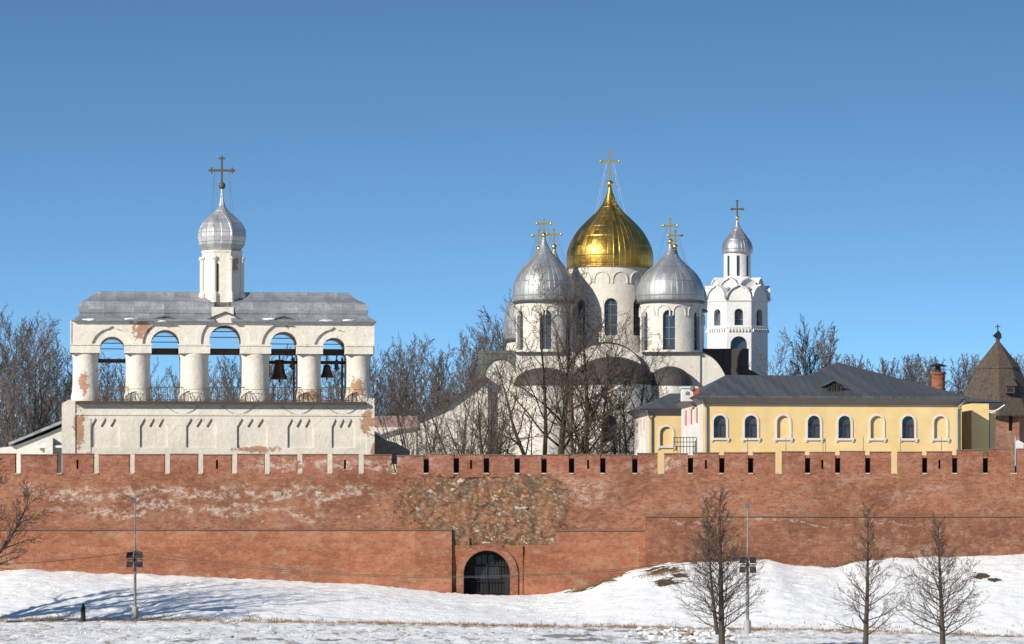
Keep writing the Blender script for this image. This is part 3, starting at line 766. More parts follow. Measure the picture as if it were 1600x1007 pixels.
# roof: swelling tin hip
prof = [(503.5, 114, 588, 0), (502.5, 113, 589, -.02), (494, 125, 577, .55), (491.5, 127, 574, .66), (489, 125, 575, .60), (484, 123.5, 576, .56), (477, 125, 574, .60), (472, 129, 570, .74), (470, 133, 566, 1.0), (467.5, 138, 561, 1.4), (463, 143, 556, 1.75), (459, 148, 552, 1.92), (455, 152, 548, 2.0), (454.5, 153, 547, 2.2)]
def roof_piece(xa, xb, left):
    m_ = MB(); y0 = yf - .45; y1 = yb + .3
    for (py, l, r_, ins) in prof:
        a = bx(l) if left else xa; b = bx(r_) if not left else xb
        m_.v += [(a, y0 + ins * .93, bz(py)), (b, y0 + ins * .93, bz(py)), (b, y1 - ins * .93, bz(py)), (a, y1 - ins * .93, bz(py))]
    n_ = len(prof)
    for i in range(n_ - 1):
        for k in range(4): m_.f.append((i * 4 + k, i * 4 + (k + 1) % 4, i * 4 + 4 + (k + 1) % 4, i * 4 + 4 + k))
    m_.f.append((3, 2, 1, 0)); m_.f.append(tuple((n_ - 1) * 4 + k for k in range(4)))
    return m_
part('tin_roof', roof_piece(0, bx(335), True), M['tin'], bel)
part('tin_roof', roof_piece(bx(361), 0, False), M['tin'], bel)
for i, (px, py) in enumerate([(140, 501.5), (205, 500), (252, 503), (510, 501), (545, 500.5), (420, 499)]): part('melting_snow', MB().lump((bx(px), yf - .3, bz(py)), .28, i, (1.8, .8, .35), .3), M['snowp'], bel)
# drum
cx = bx(348); cy = (yf + yb) / 2 - .3
ped = MB().box(bx(331), bx(365), cy - 1.9, cy + 1.9, bz(506), bz(480))
ped.lathe(cx, cy, [(.85 * 1.06, bz(484)), (31.5 * B / F * 1.0, bz(471)), (31.5 * B / F * 1.0, bz(466))], 8, math.pi / 8)
part('drum_pedestal', ped, M['belfry'], bel)
ro = 31 * B / F / math.cos(math.pi / 8)
dr = part('drum', MB().lathe(cx, cy, [(ro, bz(472)), (ro, bz(394)), (ro * 1.04, bz(393)), (ro * 1.04, bz(390.5))], 8, math.pi / 8), M['belfry'], bel)
pl = MB()
for k in range(8):
    a = math.pi / 8 + k * math.pi / 4; x, y = cx + ro * math.cos(a), cy + ro * math.sin(a)
    pl.lathe(x, y, [(.17, bz(472)), (.17, bz(405)), (.25, bz(404)), (.25, bz(400.5))], 8, a)
    pl.lathe(x, y, [(.27, bz(472)), (.27, bz(458)), (.17, bz(455))], 8, a)
part('corner_pilasters', pl, M['belfry'], dr)
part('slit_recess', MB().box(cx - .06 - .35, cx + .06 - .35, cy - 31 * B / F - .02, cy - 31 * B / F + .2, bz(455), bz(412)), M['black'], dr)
pf = [(391, 30), (389, 31), (380, 37.5), (368, 40), (357, 38.5), (346, 32), (336, 22), (328, 12), (320, 6), (312, 3.4), (300, 2.4), (291, 1.6)]
pfw = [(r * 1.03 * B / F, bz(y)) for y, r in pf]
dm = part('onion_dome', MB().lathe(cx, cy, pfw, 8, math.pi / 8), metal_sheet('tin_belfry_dome', (0.50, 0.50, 0.50), .48, .65, (1, 1, 1.5), cx=(-22, 310), n=26, dirt=.4), bel)
part('cross_ball', MB().ball((cx, cy, bz(287)), 5.6 * B / F, 18), M['iron_cross'], bel, smooth=True)
cm = cross_mb(0, B, 285, 263, 240, 21, .075)
cm.v = [(p[0] - X(0, B) + cx, p[1] - B + cy, p[2]) for p in cm.v]
part('cross', cm, M['iron_cross'], bel)
g = MB()
for sx in (-1, 1):
    g.tube((cx + sx * .5, cy, bz(262)), (cx + sx * .85, cy - .2, bz(333)), .012, n=3); g.tube((cx + sx * .55, cy, bz(262)), (cx + sx * .62, cy + .5, bz(330)), .012, n=3)
part('guy_wires', g, M['pole'], bel)

# ------------------------------------------------------------ cathedral
S = 390.0
sop = thing('cathedral', 'white cathedral with a large gilded central dome and lead grey side domes', 'cathedral', (X(953, S), S + 8, 5.2))
gold = metal_sheet('gilded_dome', (0.46, 0.285, 0.07), .40, 1.0, (1, 1, 1.05), rv=.16, cx=(X(953, S + 10), S + 10), n=46, dirt=.35)
D0 = S + 10
def ss(y): return y
sc0 = (F / D0) / (F / S)
dr = drum(sop, 953, D0, 64.5, 419, 560, [R(-0), R(-47), R(42), R(-92), R(88)], 20, 527, 470, M['sophia'], nar=14)
dome(sop, 953, D0, [(420, 66), (414, 67.5), (402, 68), (390, 66), (375, 59.5), (360, 50), (345, 36), (332, 22), (320, 12.5), (308, 7), (298, 3.6), (291, 2.2)], gold, 96, name='gilded_dome')
part('gilt_rim', MB().lathe(X(953, D0), D0, [(66 * D0 / F, Z(421, D0)), (67.6 * D0 / F, Z(420, D0)), (67.6 * D0 / F, Z(416.5, D0)), (66 * D0 / F, Z(415.5, D0))], 96), gold, sop, smooth=True)
goldp = plain('gilding', (0.75, 0.47, 0.12), .3, 1.0, var=.15)
part('cross_ball', MB().ball((X(953, D0), D0, Z(287.5, D0)), 5.6 * D0 / F, 18), goldp, sop, smooth=True)
part('cross', cusps(cross_mb(953, D0, 284, 252.5, 236, 14.5, .075, low=272), 953, D0, 252.5, 14.5, .12), goldp, sop)
guys(sop, 953, D0, 256, 12, 335, 24, M['trim'])
def lead_dome(cx, d, ybase, r, h, cross_top, barw=11, drum_r=None, ybot=560, wins=(), wpx=18, wy0=549, wy1=487, nar=12, mm=None):
    mt = metal_sheet('lead_dome_sheet', (0.34, 0.35, 0.36), .50, .6, (1, 1, .75), cx=(X(cx, d), d), n=36, dirt=.3)
    P = [(0, .96), (.02, .99), (.12, 1.01), (.24, .99), (.34, .93), (.43, .84), (.51, .73), (.59, .58), (.67, .43), (.75, .29), (.83, .175), (.91, .095), (1, .045)]
    dm = dome(sop, cx, d, [(ybase - h * t, r * k) for t, k in P], mt, 72, name='lead_dome')
    part('dome_skirt', MB().lathe(X(cx, d), d, [((r * 1.02) * d / F, Z(ybase + 2, d)), (r * 1.03 * d / F, Z(ybase + 1, d)), (r * .95 * d / F, Z(ybase - 3, d))], 64), M['lead'], dm, smooth=True)
    yb_ = ybase - h - 3
    part('cross_ball', MB().ball((X(cx, d), d, Z(yb_, d)), 4.4 * d / F, 14), goldp, sop, smooth=True)
    part('cross', cusps(cross_mb(cx, d, yb_, cross_top + (yb_ - cross_top) * .33, cross_top, barw, .07, low=cross_top + (yb_ - cross_top) * .68), cx, d, cross_top + (yb_ - cross_top) * .33, barw, .13), goldp, sop)
    guys(sop, cx, d, cross_top + 10, barw, ybase - h * .55, r * .5, M['pole'])
    if drum_r: drum(sop, cx, d, drum_r, ybase + 2, ybot, wins, wpx, wy0, wy1, M['sophia'], nar=nar)
lead_dome(850, S + 5, 472, 48.5, 101, 341, 11, 44, 556, [R(3), R(62), R(-60)], 18, 548, 487)
lead_dome(866, S + 17, 486, 48, 97, 357, 11, 43, 560, [], 18)
lead_dome(1047.5, S + 5, 472, 52.5, 91, 341, 11, 47.5, 553, [R(-5), R(60), R(-62)], 19, 549, 487)
lead_dome(1055, S + 17, 486, 50, 97, 360, 11, 45, 560, [], 18)
lead_dome(842, S + 24, 532, 55, 140, 359, 10, 50, 600, [], 18)
# body: bays with curved gables
def bay(px0, px1, ytop, yspring, y0, y1, name, kind='arch'):
    a, b = X(px0, y0), X(px1, y0); c_ = (a + b) / 2; r = (b - a) / 2; zs, zt = Z(yspring, y0), Z(ytop, y0)
    pts = [(a, 5), (b, 5)]
    if kind == 'arch': pts += [(c_ + r * math.cos(math.pi * i / 20), zs + (zt - zs) * math.sin(math.pi * i / 20)) for i in range(21)]
    else: pts = [(a, 5), (b, 5)] + [(a + (b - a) * math.cos(math.pi / 2 * i / 14), zs + (zt - zs) * math.sin(math.pi / 2 * i / 14)) for i in range(15)]
    p = part(name, MB().prism(pts, y0, y1), M['sophia'], sop)
    top = MB(); c = pts[2:]
    for u, v in zip(c, c[1:]): top.prism([u, v, (v[0], v[1] + .10), (u[0], u[1] + .10)], y0 - .12, y1)
    part('gable_roofing', top, M['brownroof'], p)
    return p
part('nave_wall', MB().box(X(806, S), X(1093, S), S - 1, S + 22, 5, Z(552, S)), M['sophia'], sop)
part('cornice', MB().box(X(806, S), X(888, S), S - 1.3, S - 1, Z(554, S), Z(551, S)).box(X(1003, S), X(1093, S), S - 1.3, S - 1, Z(554, S), Z(551, S)), M['brownroof'], sop)
bay(756, 807, 562, 592, S - .5, S + 18, 'side_bay')
bay(884, 1008, 536, 592, S - 1.6, S + 6, 'centre_bay')
bay(1092, 1143, 552, 640, S - .8, S + 16, 'half_gable_bay', 'half')
part('annex_roof', MB().box(X(747, S + 6), X(806, S + 6), S + 6, S + 20, 5, Z(548, S + 6)), M['greenroof'], sop)
part('west_roof', MB().box(X(1093, S + 16), X(1170, S + 16), S + 16, S + 26, 5, Z(545, S + 16)), M['brownroof'], sop)
part('west_roof', MB().prism([(X(1160, S + 17), Z(572, S + 17)), (X(1187, S + 17), Z(586, S + 17)), (X(1187, S + 17), 5), (X(1160, S + 17), 5)], S + 17, S + 25), M['brownroof'], sop)
def apse(cx, r, ywall, ypeak, yfront, win=False):
    d = yfront; x = X(cx, d); rr = r * d / F; zt = Z(ywall, d)
    holes = None
    if win: holes = MB().prism(arch_pts(x - .3, Z(662, d), .62, Z(692, d), 10), d - rr - 1, d - rr + .7)
    a = part('apse', MB().lathe(x, d, [(rr, 5), (rr, zt)], 48), M['sophia'], sop, smooth=True, holes=holes)
    hgt = Z(ypeak, d) - zt
    pf_ = [(rr * 1.04, zt - .05)] + [(rr * 1.04 * math.cos(t), zt + .02 + hgt * math.sin(t)) for t in [i / 12 * math.pi / 2 * .98 for i in range(13)]]
    part('apse_roof', MB().lathe(x, d, pf_, 48), M['brownroof'], a, smooth=True)
    if win:
        part('window', MB().prism(arch_pts(x - .3, Z(662, d), .61, Z(692, d), 10), d - rr + .55, d - rr + .6), M['glass'], a)
apse(957, 63, 602, 558, S - 2.0, True)
apse(850, 46, 603, 575, S - 1.5)
apse(1047, 34, 603, 573, S - 1.5)
# low range to the left with a falling roof line
sl_ = [(X(p, S - 1.4), Z(q, S - 1.4)) for p, q in [(606, 725), (606, 676), (618, 668), (655, 656), (700, 636), (742, 606), (752, 596), (762, 596), (762, 725)]]
pw = part('stair_range', MB().prism(sl_, S - 1.4, S + 4), M['sophia'], sop)
rt = MB()
for u, v in zip(sl_[1:7], sl_[2:8]): rt.prism([u, v, (v[0], v[1] + .35), (u[0], u[1] + .35)], S - 1.8, S + 4)
part('roofing', rt, M['brownroof'], pw)
part('downpipe', MB().tube((X(642, S), S - 1.62, 5), (X(642, S), S - 1.62, Z(665, S)), .22, n=8), M['darkmetal'], pw)
part('downpipe', MB().tube((X(968, S - 7), S - 7, 5), (X(968, S - 7), S - 7, Z(603, S)), .11, n=8), M['pipe'], sop)

# ------------------------------------------------------------ clock tower
T = 440.0
tw = thing('bell_tower', 'slender white octagonal tower with rounded gables and a small grey onion dome', 'tower', (X(1152, T), T, 5.2))
tx = X(1152, T); u = T / F
ao = math.pi / 8; ro = 46.5 * u / math.cos(ao)
holes = MB()
def turned(fn):
    out = []
    for k in range(8):
        q = fn(k); spin(q, tx, T, k * math.pi / 4); out.append(q)
    return out
wh = turned(lambda k: MB().prism(arch_pts(tx, Z(492, T), 6.8 * u, Z(511, T), 10), T - 50 * u, T - 46.5 * u + .7))
for q in wh: holes.add(q.v, q.f)
q = MB().prism(arch_pts(tx, Z(541, T), 13 * u, Z(560, T), 12), T - 50 * u, T - 46.5 * u + .8); holes.add(q.v, q.f)
sh = part('shaft', MB().lathe(tx, T, [(ro, 5), (ro, Z(472, T))], 8, ao), M['white'], tw, holes=holes)
for k in range(8):
    if k in (0, 1, 7):
        q, f_ = arched_window(None, tx, T - 46.5 * u + .6, Z(511, T), Z(485.2, T), 13.6 * u, 0, rows=3); spin(q, tx, T, k * math.pi / 4); spin(f_, tx, T, k * math.pi / 4)
        wo = part('window', q, M['glass_pale' if k == 7 else 'glass'], sh); part('glazing_bars', f_, M['pole'], wo)
part('round_window', MB().prism(arch_pts(tx, Z(541, T), 13 * u, Z(560, T), 12), T - 46.5 * u + .7, T - 46.5 * u + .75), M['glass'], sh)
part('cornice', MB().lathe(tx, T, [(ro, Z(474, T)), (ro * 1.04, Z(473, T)), (ro * 1.04, Z(470.5, T)), (ro * .9, Z(470, T))], 8, ao), M['white'], tw)
part('cornice', MB().lathe(tx, T, [(ro, Z(516, T)), (ro * 1.02, Z(515, T)), (ro * 1.02, Z(512.5, T)), (ro, Z(512, T))], 8, ao), M['white'], tw)
cb = MB()
for k in range(8):
    for j in range(-3, 4):
        q = MB().box(tx + j * 5 * u - 1.1 * u, tx + j * 5 * u + 1.1 * u, T - 46.5 * u - .16, T - 46.5 * u + .1, Z(521, T), Z(516.2, T)); spin(q, tx, T, k * math.pi / 4); cb.add(q.v, q.f)
part('corbels', cb, M['white'], tw)
def gables(r_in, hw, y0, yp, th, off):
    m_ = MB(); rf = MB()
    for k in range(8):
        c = [(tx + hw * u * math.cos(math.pi * i / 12), Z(y0, T) + (Z(yp, T) - Z(y0, T)) * (math.sin(math.pi * i / 12) * .9 + (.1 if i == 6 else 0))) for i in range(13)]
        q = MB().prism([(tx - hw * u, Z(y0 + 3, T)), (tx + hw * u, Z(y0 + 3, T))] + c, T - r_in * u, T - r_in * u + th)
        spin(q, tx, T, off + k * math.pi / 4); m_.add(q.v, q.f)
        f_ = MB()
        for a, b in zip(c, c[1:]): f_.prism([a, b, (b[0], b[1] + .14), (a[0], a[1] + .14)], T - r_in * u - .22, T - r_in * u + th)
        spin(f_, tx, T, off + k * math.pi / 4); rf.add(f_.v, f_.f)
    g_ = part('gable_tier', m_, M['white'], tw); part('gable_coping', rf, M['white'], g_)
gables(47.3, 18.8, 471, 449, 1.4, 0); gables(36, 14.5, 455, 437, 1.2, math.pi / 8)
part('gable_core', MB().lathe(tx, T, [(ro * .93, Z(472, T)), (ro * .80, Z(462, T)), (ro * .70, Z(456, T)), (ro * .6, Z(445, T)), (22 * u, Z(436, T))], 8, ao), M['white'], tw)
for a in [R(-90 + 22.5 + 45 * k) for k in range(8)]:
    for (rr, yy) in ((47, 467), (38, 453)):
        c_, s_ = math.cos(a), math.sin(a); part('water_spout', MB().tube((tx + c_ * (rr - 4) * u, T + s_ * (rr - 4) * u, Z(yy, T)), (tx + c_ * (rr + 9) * u, T + s_ * (rr + 9) * u, Z(yy + 1.5, T)), .16, n=5), M['pipe'], tw)
hs = MB()
for k in range(8):
    q = MB().prism(arch_pts(tx, Z(403, T), 2.4 * u, Z(433, T), 8), T - 23 * u, T - 18 * u); spin(q, tx, T, k * math.pi / 4 + .02); hs.add(q.v, q.f)
dr = part('drum', MB().lathe(tx, T, [(22.5 * u, Z(440, T)), (21.2 * u, Z(436, T)), (21.2 * u, Z(396, T))], 40), M['white'], tw, smooth=True, holes=hs)
for k in range(8):
    q = MB().prism(arch_pts(tx, Z(403, T), 2.3 * u, Z(433, T), 8), T - 19.4 * u, T - 19 * u); spin(q, tx, T, k * math.pi / 4 + .02)
    part('slit_window', q, M['glass'], dr)
mt = metal_sheet('tin_tower_dome', (0.40, 0.40, 0.42), .42, .75, (1, 1, 1.0), cx=(tx, T), n=28, dirt=.3)
dome(tw, 1152, T, [(396, 24), (393, 24.3), (385, 23.8), (378, 21), (370, 15.5), (362, 9.5), (355, 5), (348, 2.5), (344, 1.6)], mt, 40)
part('cross_ball', MB().ball((tx, T, Z(341, T)), 3.2 * u, 12), goldp, tw, smooth=True)
part('cross', cusps(cross_mb(1152, T, 340, 327, 313, 9, .085), 1152, T, 327, 9, .13), M['iron_cross'], tw)

# ------------------------------------------------------------ yellow buildings
Y = 322.0
def yx(p): return X(p, Y)
def yz(p): return Z(p, Y)
WCOUNT = {}
def yellow(label, base_px, d, x0, x1, yeave, ywalltop, depth, wins, th, roofpts=None, win_y=(650, 685), endw=True):
    e = thing('yellow_building', label, 'house', (X((x0 + x1) / 2, d), d, 5.2)); e.rotation_euler = (0, 0, th)
    fx = lambda p: X(p, d); fz = lambda p: Z(p, d)
    hol = MB(); wt, wb = win_y; k = d / F
    for (c_, blind) in wins: hol.prism(arch_pts(fx(c_), fz(wt + 10), 10 * k, fz(wb), 12), d - 1, d + (.16 if blind else .30))
    w_ = part('walls', MB().box(fx(x0), fx(x1), d, d + depth, 5, fz(ywalltop)), M['yellow'], e, holes=hol)
    for (c_, blind) in wins:
        x = fx(c_); r = 10 * k; sur = MB(); zs = fz(wt + 10)
        for i in range(14):
            a0, a1 = math.pi * i / 14, math.pi * (i + 1) / 14; r1, r2 = r, r + 2.9 * k
            sur.prism([(x + r1 * math.cos(a0), zs + r1 * math.sin(a0)), (x + r2 * math.cos(a0), zs + r2 * math.sin(a0)), (x + r2 * math.cos(a1), zs + r2 * math.sin(a1)), (x + r1 * math.cos(a1), zs + r1 * math.sin(a1))], d - .06, d + .01)
        for s_ in (-1, 1): a, b = sorted((x + s_ * r, x + s_ * (r + 2.9 * k))); sur.box(a, b, d - .06, d + .01, fz(wb), zs)
        sur.box(x - r - 4.6 * k, x + r + 4.6 * k, d - .13, d + .02, fz(wb + 3.5), fz(wb))
        for s_ in (-1, 1): sur.box(x + s_ * (r + 2.6 * k) - 1.6 * k, x + s_ * (r + 2.6 * k) + 1.6 * k, d - .09, d + .01, fz(wb + 6), fz(wb + 3.5))
        wo = part('window', sur, M['trim'], w_, label='blind window niche with white surround' if blind else 'glazed arched window with white surround')
        if not blind:
            part('pane', MB().prism(arch_pts(x, zs, r - .01, fz(wb) + .01, 12), d + .24, d + .28), M['glass'], wo)
            fr = MB().box(x - r, x + r, d + .17, d + .235, fz(wt + 15.5), fz(wt + 13)).box(x - .045, x + .045, d + .17, d + .235, fz(wb), fz(wt + 15.5)).box(x - r, x + r, d + .17, d + .235, fz(wb), fz(wb - 2.2))
            fr.box(x - r, x - r + .06, d + .17, d + .235, fz(wb), fz(wt + 15)).box(x + r - .06, x + r, d + .17, d + .235, fz(wb), fz(wt + 15))
            part('window_frame', fr, M['frame'], wo)
    # sloping soffit all round
    o = .62; zt, zb = fz(yeave), fz(ywalltop); a, b = fx(x0), fx(x1)
    m_ = MB().add([(a, d - .02, zb), (b, d - .02, zb), (b, d + depth, zb), (a, d + depth, zb), (a - o, d - o, zt), (b + o, d - o, zt), (b + o, d + depth + o, zt), (a - o, d + depth + o, zt)],
                  [(0, 3, 2, 1), (4, 5, 6, 7), (0, 1, 5, 4), (1, 2, 6, 5), (2, 3, 7, 6), (3, 0, 4, 7)])
    part('eaves', m_, M['soffit'], e)
    return e, w_
th = R(6)
yb_, yw = yellow('long pale yellow building with eight arched window bays and a dark hipped metal roof', 0, Y, 1096, 1506, 622, 632.5, 11, [(1123, 0), (1172, 0), (1223, 1), (1271.5, 0), (1320, 0), (1371, 1), (1421, 0), (1472, 1)], th)
# roof: one long front slope, low ridge at left, higher apex at right
zr = yz(621.5); o = .72
def depth_at(py, y0=Y - o, slope=.40): return y0 + (yz(py) - zr) / slope
FL, FR = (yx(1096) - o, Y - o, zr), (yx(1506) + o, Y - o, zr)
bk = Y + 11 + o
RL = (yx(1150), Y + 5.5, zr + (6.22) * .31)
pts = {'a': FL, 'b': FR, 'c': (yx(1330), 0, 0)}
slope = (yz(588) - zr) / (5.5 + o)
slope = (Z(587, Y + 5.5) - zr) / (5.5 + o); RL = (yx(1150), Y + 5.5, zr + slope * (5.5 + o)); k_ = (HOR - 566) / F
apy = (zr - slope * (Y - o) - CAMZ) / (k_ - slope); AP = (yx(1328) * apy / Y, apy, Z(566, apy)); SM = (yx(1286), Y + 5.5, RL[2])
BL = (FL[0], bk, zr); BR = (FR[0], 2 * apy - Y + o, zr); BM = (yx(1286) - 3.5, bk, zr); BM2 = (BM[0], BR[1], zr)
rm = MB().add([FL, FR, AP, SM, RL, BL, BR, BM, BM2], [(0, 1, 2, 3, 4), (0, 4, 5), (4, 3, 7, 5), (1, 6, 2), (2, 6, 8), (3, 2, 8, 7)])
roof = part('roof', rm, M['lead'], yb_)
rib = MB()
def onp(px, t):   # point on the front slope
    pass
for i in range(34):
    px = 1092 + i * 12.6; x = yx(px)
    # climb the slope until the roof outline ends
    lim = interp([(1082, 621.5), (1150, 588), (1286, 588), (1328, 567), (1512, 621.5)], px)
    tl = [(1082, 621.5), (1150, 588), (1286, 588), (1328, 567), (1512, 621.5)]
    for (a, va), (b, vb) in zip(tl, tl[1:]):
        if a <= px <= b: lim = va + (vb - va) * (px - a) / (b - a)
    kk = (HOR - lim) / F; dd = max(Y - o + .1, (zr - slope * (Y - o) - CAMZ) / (kk - slope))
    rib.tube((x, Y - o, zr + .02), (x, dd - .1, Z(lim, dd) + .0), .022, n=4)
part('standing_seams', rib, M['lead'], roof)
part('gutter', MB().box(FL[0] - .03, FR[0] + .03, Y - o - .12, Y - o + .02, zr - .08, zr + .06), M['lead'], roof)
fn = MB()
for i in range(14):
    x = yx(1104 + i * 30); y0_ = Y - o + .7; fn.tube((x, y0_, zr + .7 * slope), (x, y0_, zr + .7 * slope + .32), .022, n=4)
fn.tube((yx(1100), Y - o + .7, zr + .7 * slope + .3), (yx(1498), Y - o + .7, zr + .7 * slope + .3), .010, n=4)
part('snow_guard', fn, M['rust'], roof)
dmr = part('dormer', MB().prism([(yx(1294), yz(613)), (yx(1319), yz(613)), (yx(1319), yz(602)), (yx(1306), yz(595.5)), (yx(1294), yz(602))], Y + .9, Y + 5), plain('dormer_boards', (.035, .022, .017), .8), roof)
dl = MB().prism([(yx(1290), yz(603)), (yx(1306), yz(595)), (yx(1306), yz(593.6)), (yx(1290), yz(601.6))], Y + .7, Y + 5.2).prism([(yx(1306), yz(595)), (yx(1322), yz(603)), (yx(1322), yz(601.6)), (yx(1306), yz(593.6))], Y + .7, Y + 5.2)
part('dormer_roof', dl, M['lead'], dmr)
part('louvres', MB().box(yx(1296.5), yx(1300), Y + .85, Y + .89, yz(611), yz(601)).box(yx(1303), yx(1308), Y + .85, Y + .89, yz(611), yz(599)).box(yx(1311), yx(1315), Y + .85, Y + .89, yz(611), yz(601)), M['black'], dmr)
# left end wall: white pilasters with red panels between
ep = MB(); er = MB(); xe = yx(1096)
for i in range(4): ep.box(xe - .16, xe + .02, Y + .1 + i * 2.9, Y + 1.5 + i * 2.9, 5, yz(634))
for i in range(3): er.box(xe - .05, xe + .02, Y + 1.55 + i * 2.9, Y + 2.95 + i * 2.9, yz(660), yz(636))
part('end_pilasters', ep, M['trim'], yb_); part('end_panels', er, M['redp'], yb_)
part('end_wall', MB().box(xe - .04, xe + .01, Y + .2, Y + 10.9, 5, yz(661)), M['trim'], yb_)
def pipe(px, y0, x2, d=Y, par=None, top=624):
    fx = X(px, d); return part('downpipe', MB().path([(fx - .45 * x2, d - .6, Z(top, d)), (fx - .3 * x2, d - .35, Z(top + 6, d)), (fx, d - .14, Z(top + 14, d)), (fx, d - .14, 5.4)], .07, 8), M['pipe'], par)
pipe(1101, 0, 1, Y, yb_); pipe(1499, 0, -1, Y, yb_)
# corner chimney with whitewashed sides
ch = part('chimney', MB().box(yx(1072), yx(1094), Y + 2.4, Y + 3.6, yz(626), yz(606)), M['trim'], yb_)
part('chimney_cap', MB().box(yx(1070), yx(1096), Y + 2.3, Y + 3.7, yz(606), yz(603)), M['trim'], ch)
part('red_flue', MB().box(yx(1088), yx(1098), Y + 2.32, Y + 3.4, yz(616), yz(604.5)), M['redp'], ch)
part('vent', MB().box(yx(1076), yx(1081), Y + 2.33, Y + 2.42, yz(616), yz(611)).box(yx(1083), yx(1088), Y + 2.2, Y + 2.42, yz(609), yz(602)), M['pipe'], ch)
# right annex
an = thing('annex', 'yellow annex with downpipes at the right end of the long yellow building', 'house', (X(1534, 333), 333, 5.2)); an.rotation_euler = (0, 0, th)
A = 333.0
part('walls', MB().box(X(1500, A), X(1556, A), A, A + 7, 5, Z(636, A)).box(X(1500, A), X(1527, A), A - 4.2, A, 5, Z(634, A)), M['yellow'], an)
part('eaves', MB().add([(X(1500, A), A - .02, Z(640, A)), (X(1556, A), A - .02, Z(640, A)), (X(1556, A), A + 7, Z(640, A)), (X(1500, A), A + 7, Z(640, A)), (X(1496, A), A - .7, Z(630, A)), (X(1570, A), A - .7, Z(630, A)), (X(1570, A), A + 7.5, Z(630, A)), (X(1496, A), A + 7.5, Z(630, A))],
     [(0, 3, 2, 1), (4, 5, 6, 7), (0, 1, 5, 4), (1, 2, 6, 5), (2, 3, 7, 6), (3, 0, 4, 7)]), M['soffit'], an)
part('roof', MB().add([(X(1490, A), A - .8, Z(629, A)), (X(1572, A), A - .8, Z(629, A)), (X(1572, A), A + 7.6, Z(629, A)), (X(1490, A), A + 7.6, Z(629, A)), (X(1500, A), A + 3.4, Z(617, A)), (X(1536, A), A + 3.4, Z(620, A))], [(0, 1, 5, 4), (1, 2, 5), (2, 3, 4, 5), (0, 4, 3), (3, 2, 1, 0)]), M['lead'], an)
pipe(1546, 0, -2.5, A, an, 633)
# brick chimney behind the roof
bc = thing('brick_chimney', 'round red brick chimney with a metal rain cap behind the yellow roof', 'chimney', (X(1466, 336), 336, 5.2))
part('stack', MB().lathe(X(1466, 336), 336, [(.54, 14), (.54, Z(585.5, 336)), (.60, Z(585, 336)), (.60, Z(582, 336)), (.5, Z(581.8, 336))], 20), brick_mat('chimney_brick', (.34, .09, .04), (.20, .05, .025), (.33, .17, .10), white=.1), bc, smooth=True)
part('shaft_base', MB().lathe(X(1466, 336), 336, [(.75, 5.2), (.75, 14)], 12), M['brick_mer'], bc)
part('rain_cap', MB().lathe(X(1466, 336), 336, [(.72, Z(573, 336)), (.74, Z(572, 336)), (.35, Z(569.5, 336)), (.05, Z(568, 336))], 20).lathe(X(1466, 336), 336, [(.20, Z(582, 336)), (.20, Z(571, 336))], 10), M['darkmetal'], bc)
# small yellow building at left
S2 = 346.0
sb, sw = yellow('small yellow wing with a single arched niche left of the long yellow building', 0, S2, 1013, 1075, 640, 650, 8, [(1041, 1)], R(6), win_y=(667, 697))
fx = lambda p: X(p, S2)
part('roof', MB().add([(fx(1013) - .8, S2 - .75, Z(639.5, S2)), (fx(1075) + .7, S2 - .75, Z(639.5, S2)), (fx(1075) + .7, S2 + 8.8, Z(639.5, S2)), (fx(1013) - .8, S2 + 8.8, Z(639.5, S2)), (fx(1058), S2 + 4, Z(612, S2)), (fx(1075), S2 + 4, Z(612, S2))],
     [(0, 1, 5, 4), (1, 2, 5), (2, 3, 4, 5), (0, 4, 3), (3, 2, 1, 0)]), M['lead'], sb)
ep = MB(); er = MB(); xe = fx(1013)
for i in range(4): ep.box(xe - .16, xe + .02, S2 + .1 + i * 2.1, S2 + 1.2 + i * 2.1, 5, Z(651, S2))
for i in range(3): er.box(xe - .05, xe + .02, S2 + 1.22 + i * 2.1, S2 + 2.18 + i * 2.1, Z(672, S2), Z(653, S2))
part('end_pilasters', ep, M['trim'], sb); part('end_panels', er, M['redp'], sb)
part('end_wall', MB().box(xe - .04, xe + .01, S2 + .2, S2 + 7.8, 5, Z(673, S2)), M['trim'], sb)
pipe(1017, 0, 1, S2, sb, 642)
bal = MB(); bd = Y + 1.5
for q in (684, 691, 698): bal.tube((X(1052, bd), bd, Z(q, bd)), (X(1088, bd), bd, Z(q, bd)), .035, n=4)
for p_ in range(1053, 1090, 5): bal.tube((X(p_, bd), bd, 5.2), (X(p_, bd), bd, Z(683, bd)), .03, n=4)
single('metal_railing', bal, M['darkmetal'], 'dark metal railing between the two yellow buildings above the wall', 'railing')
# thin rods standing on the wall walk before the yellow building
proto = thing('thin_rod', 'thin grey metal rod rising behind the battlements before the yellow building', 'pole', (X(1109, 302), 302, ZT), 'thin rods along the wall walk')
part('rod', MB().tube((X(1109, 302), 302, ZT), (X(1109, 302), 302, Z(683, 302)), .025, n=6), M['pole'], proto)
part('foot_plate', MB().box(X(1109, 302) - .1, X(1109, 302) + .1, 301.9, 302.1, ZT + .03, ZT + .06), M['pole'], proto)
for p_ in (1168, 1228, 1286, 1290, 1349, 1407, 1471): copy_thing(proto, (X(p_, 302), 302, ZT))

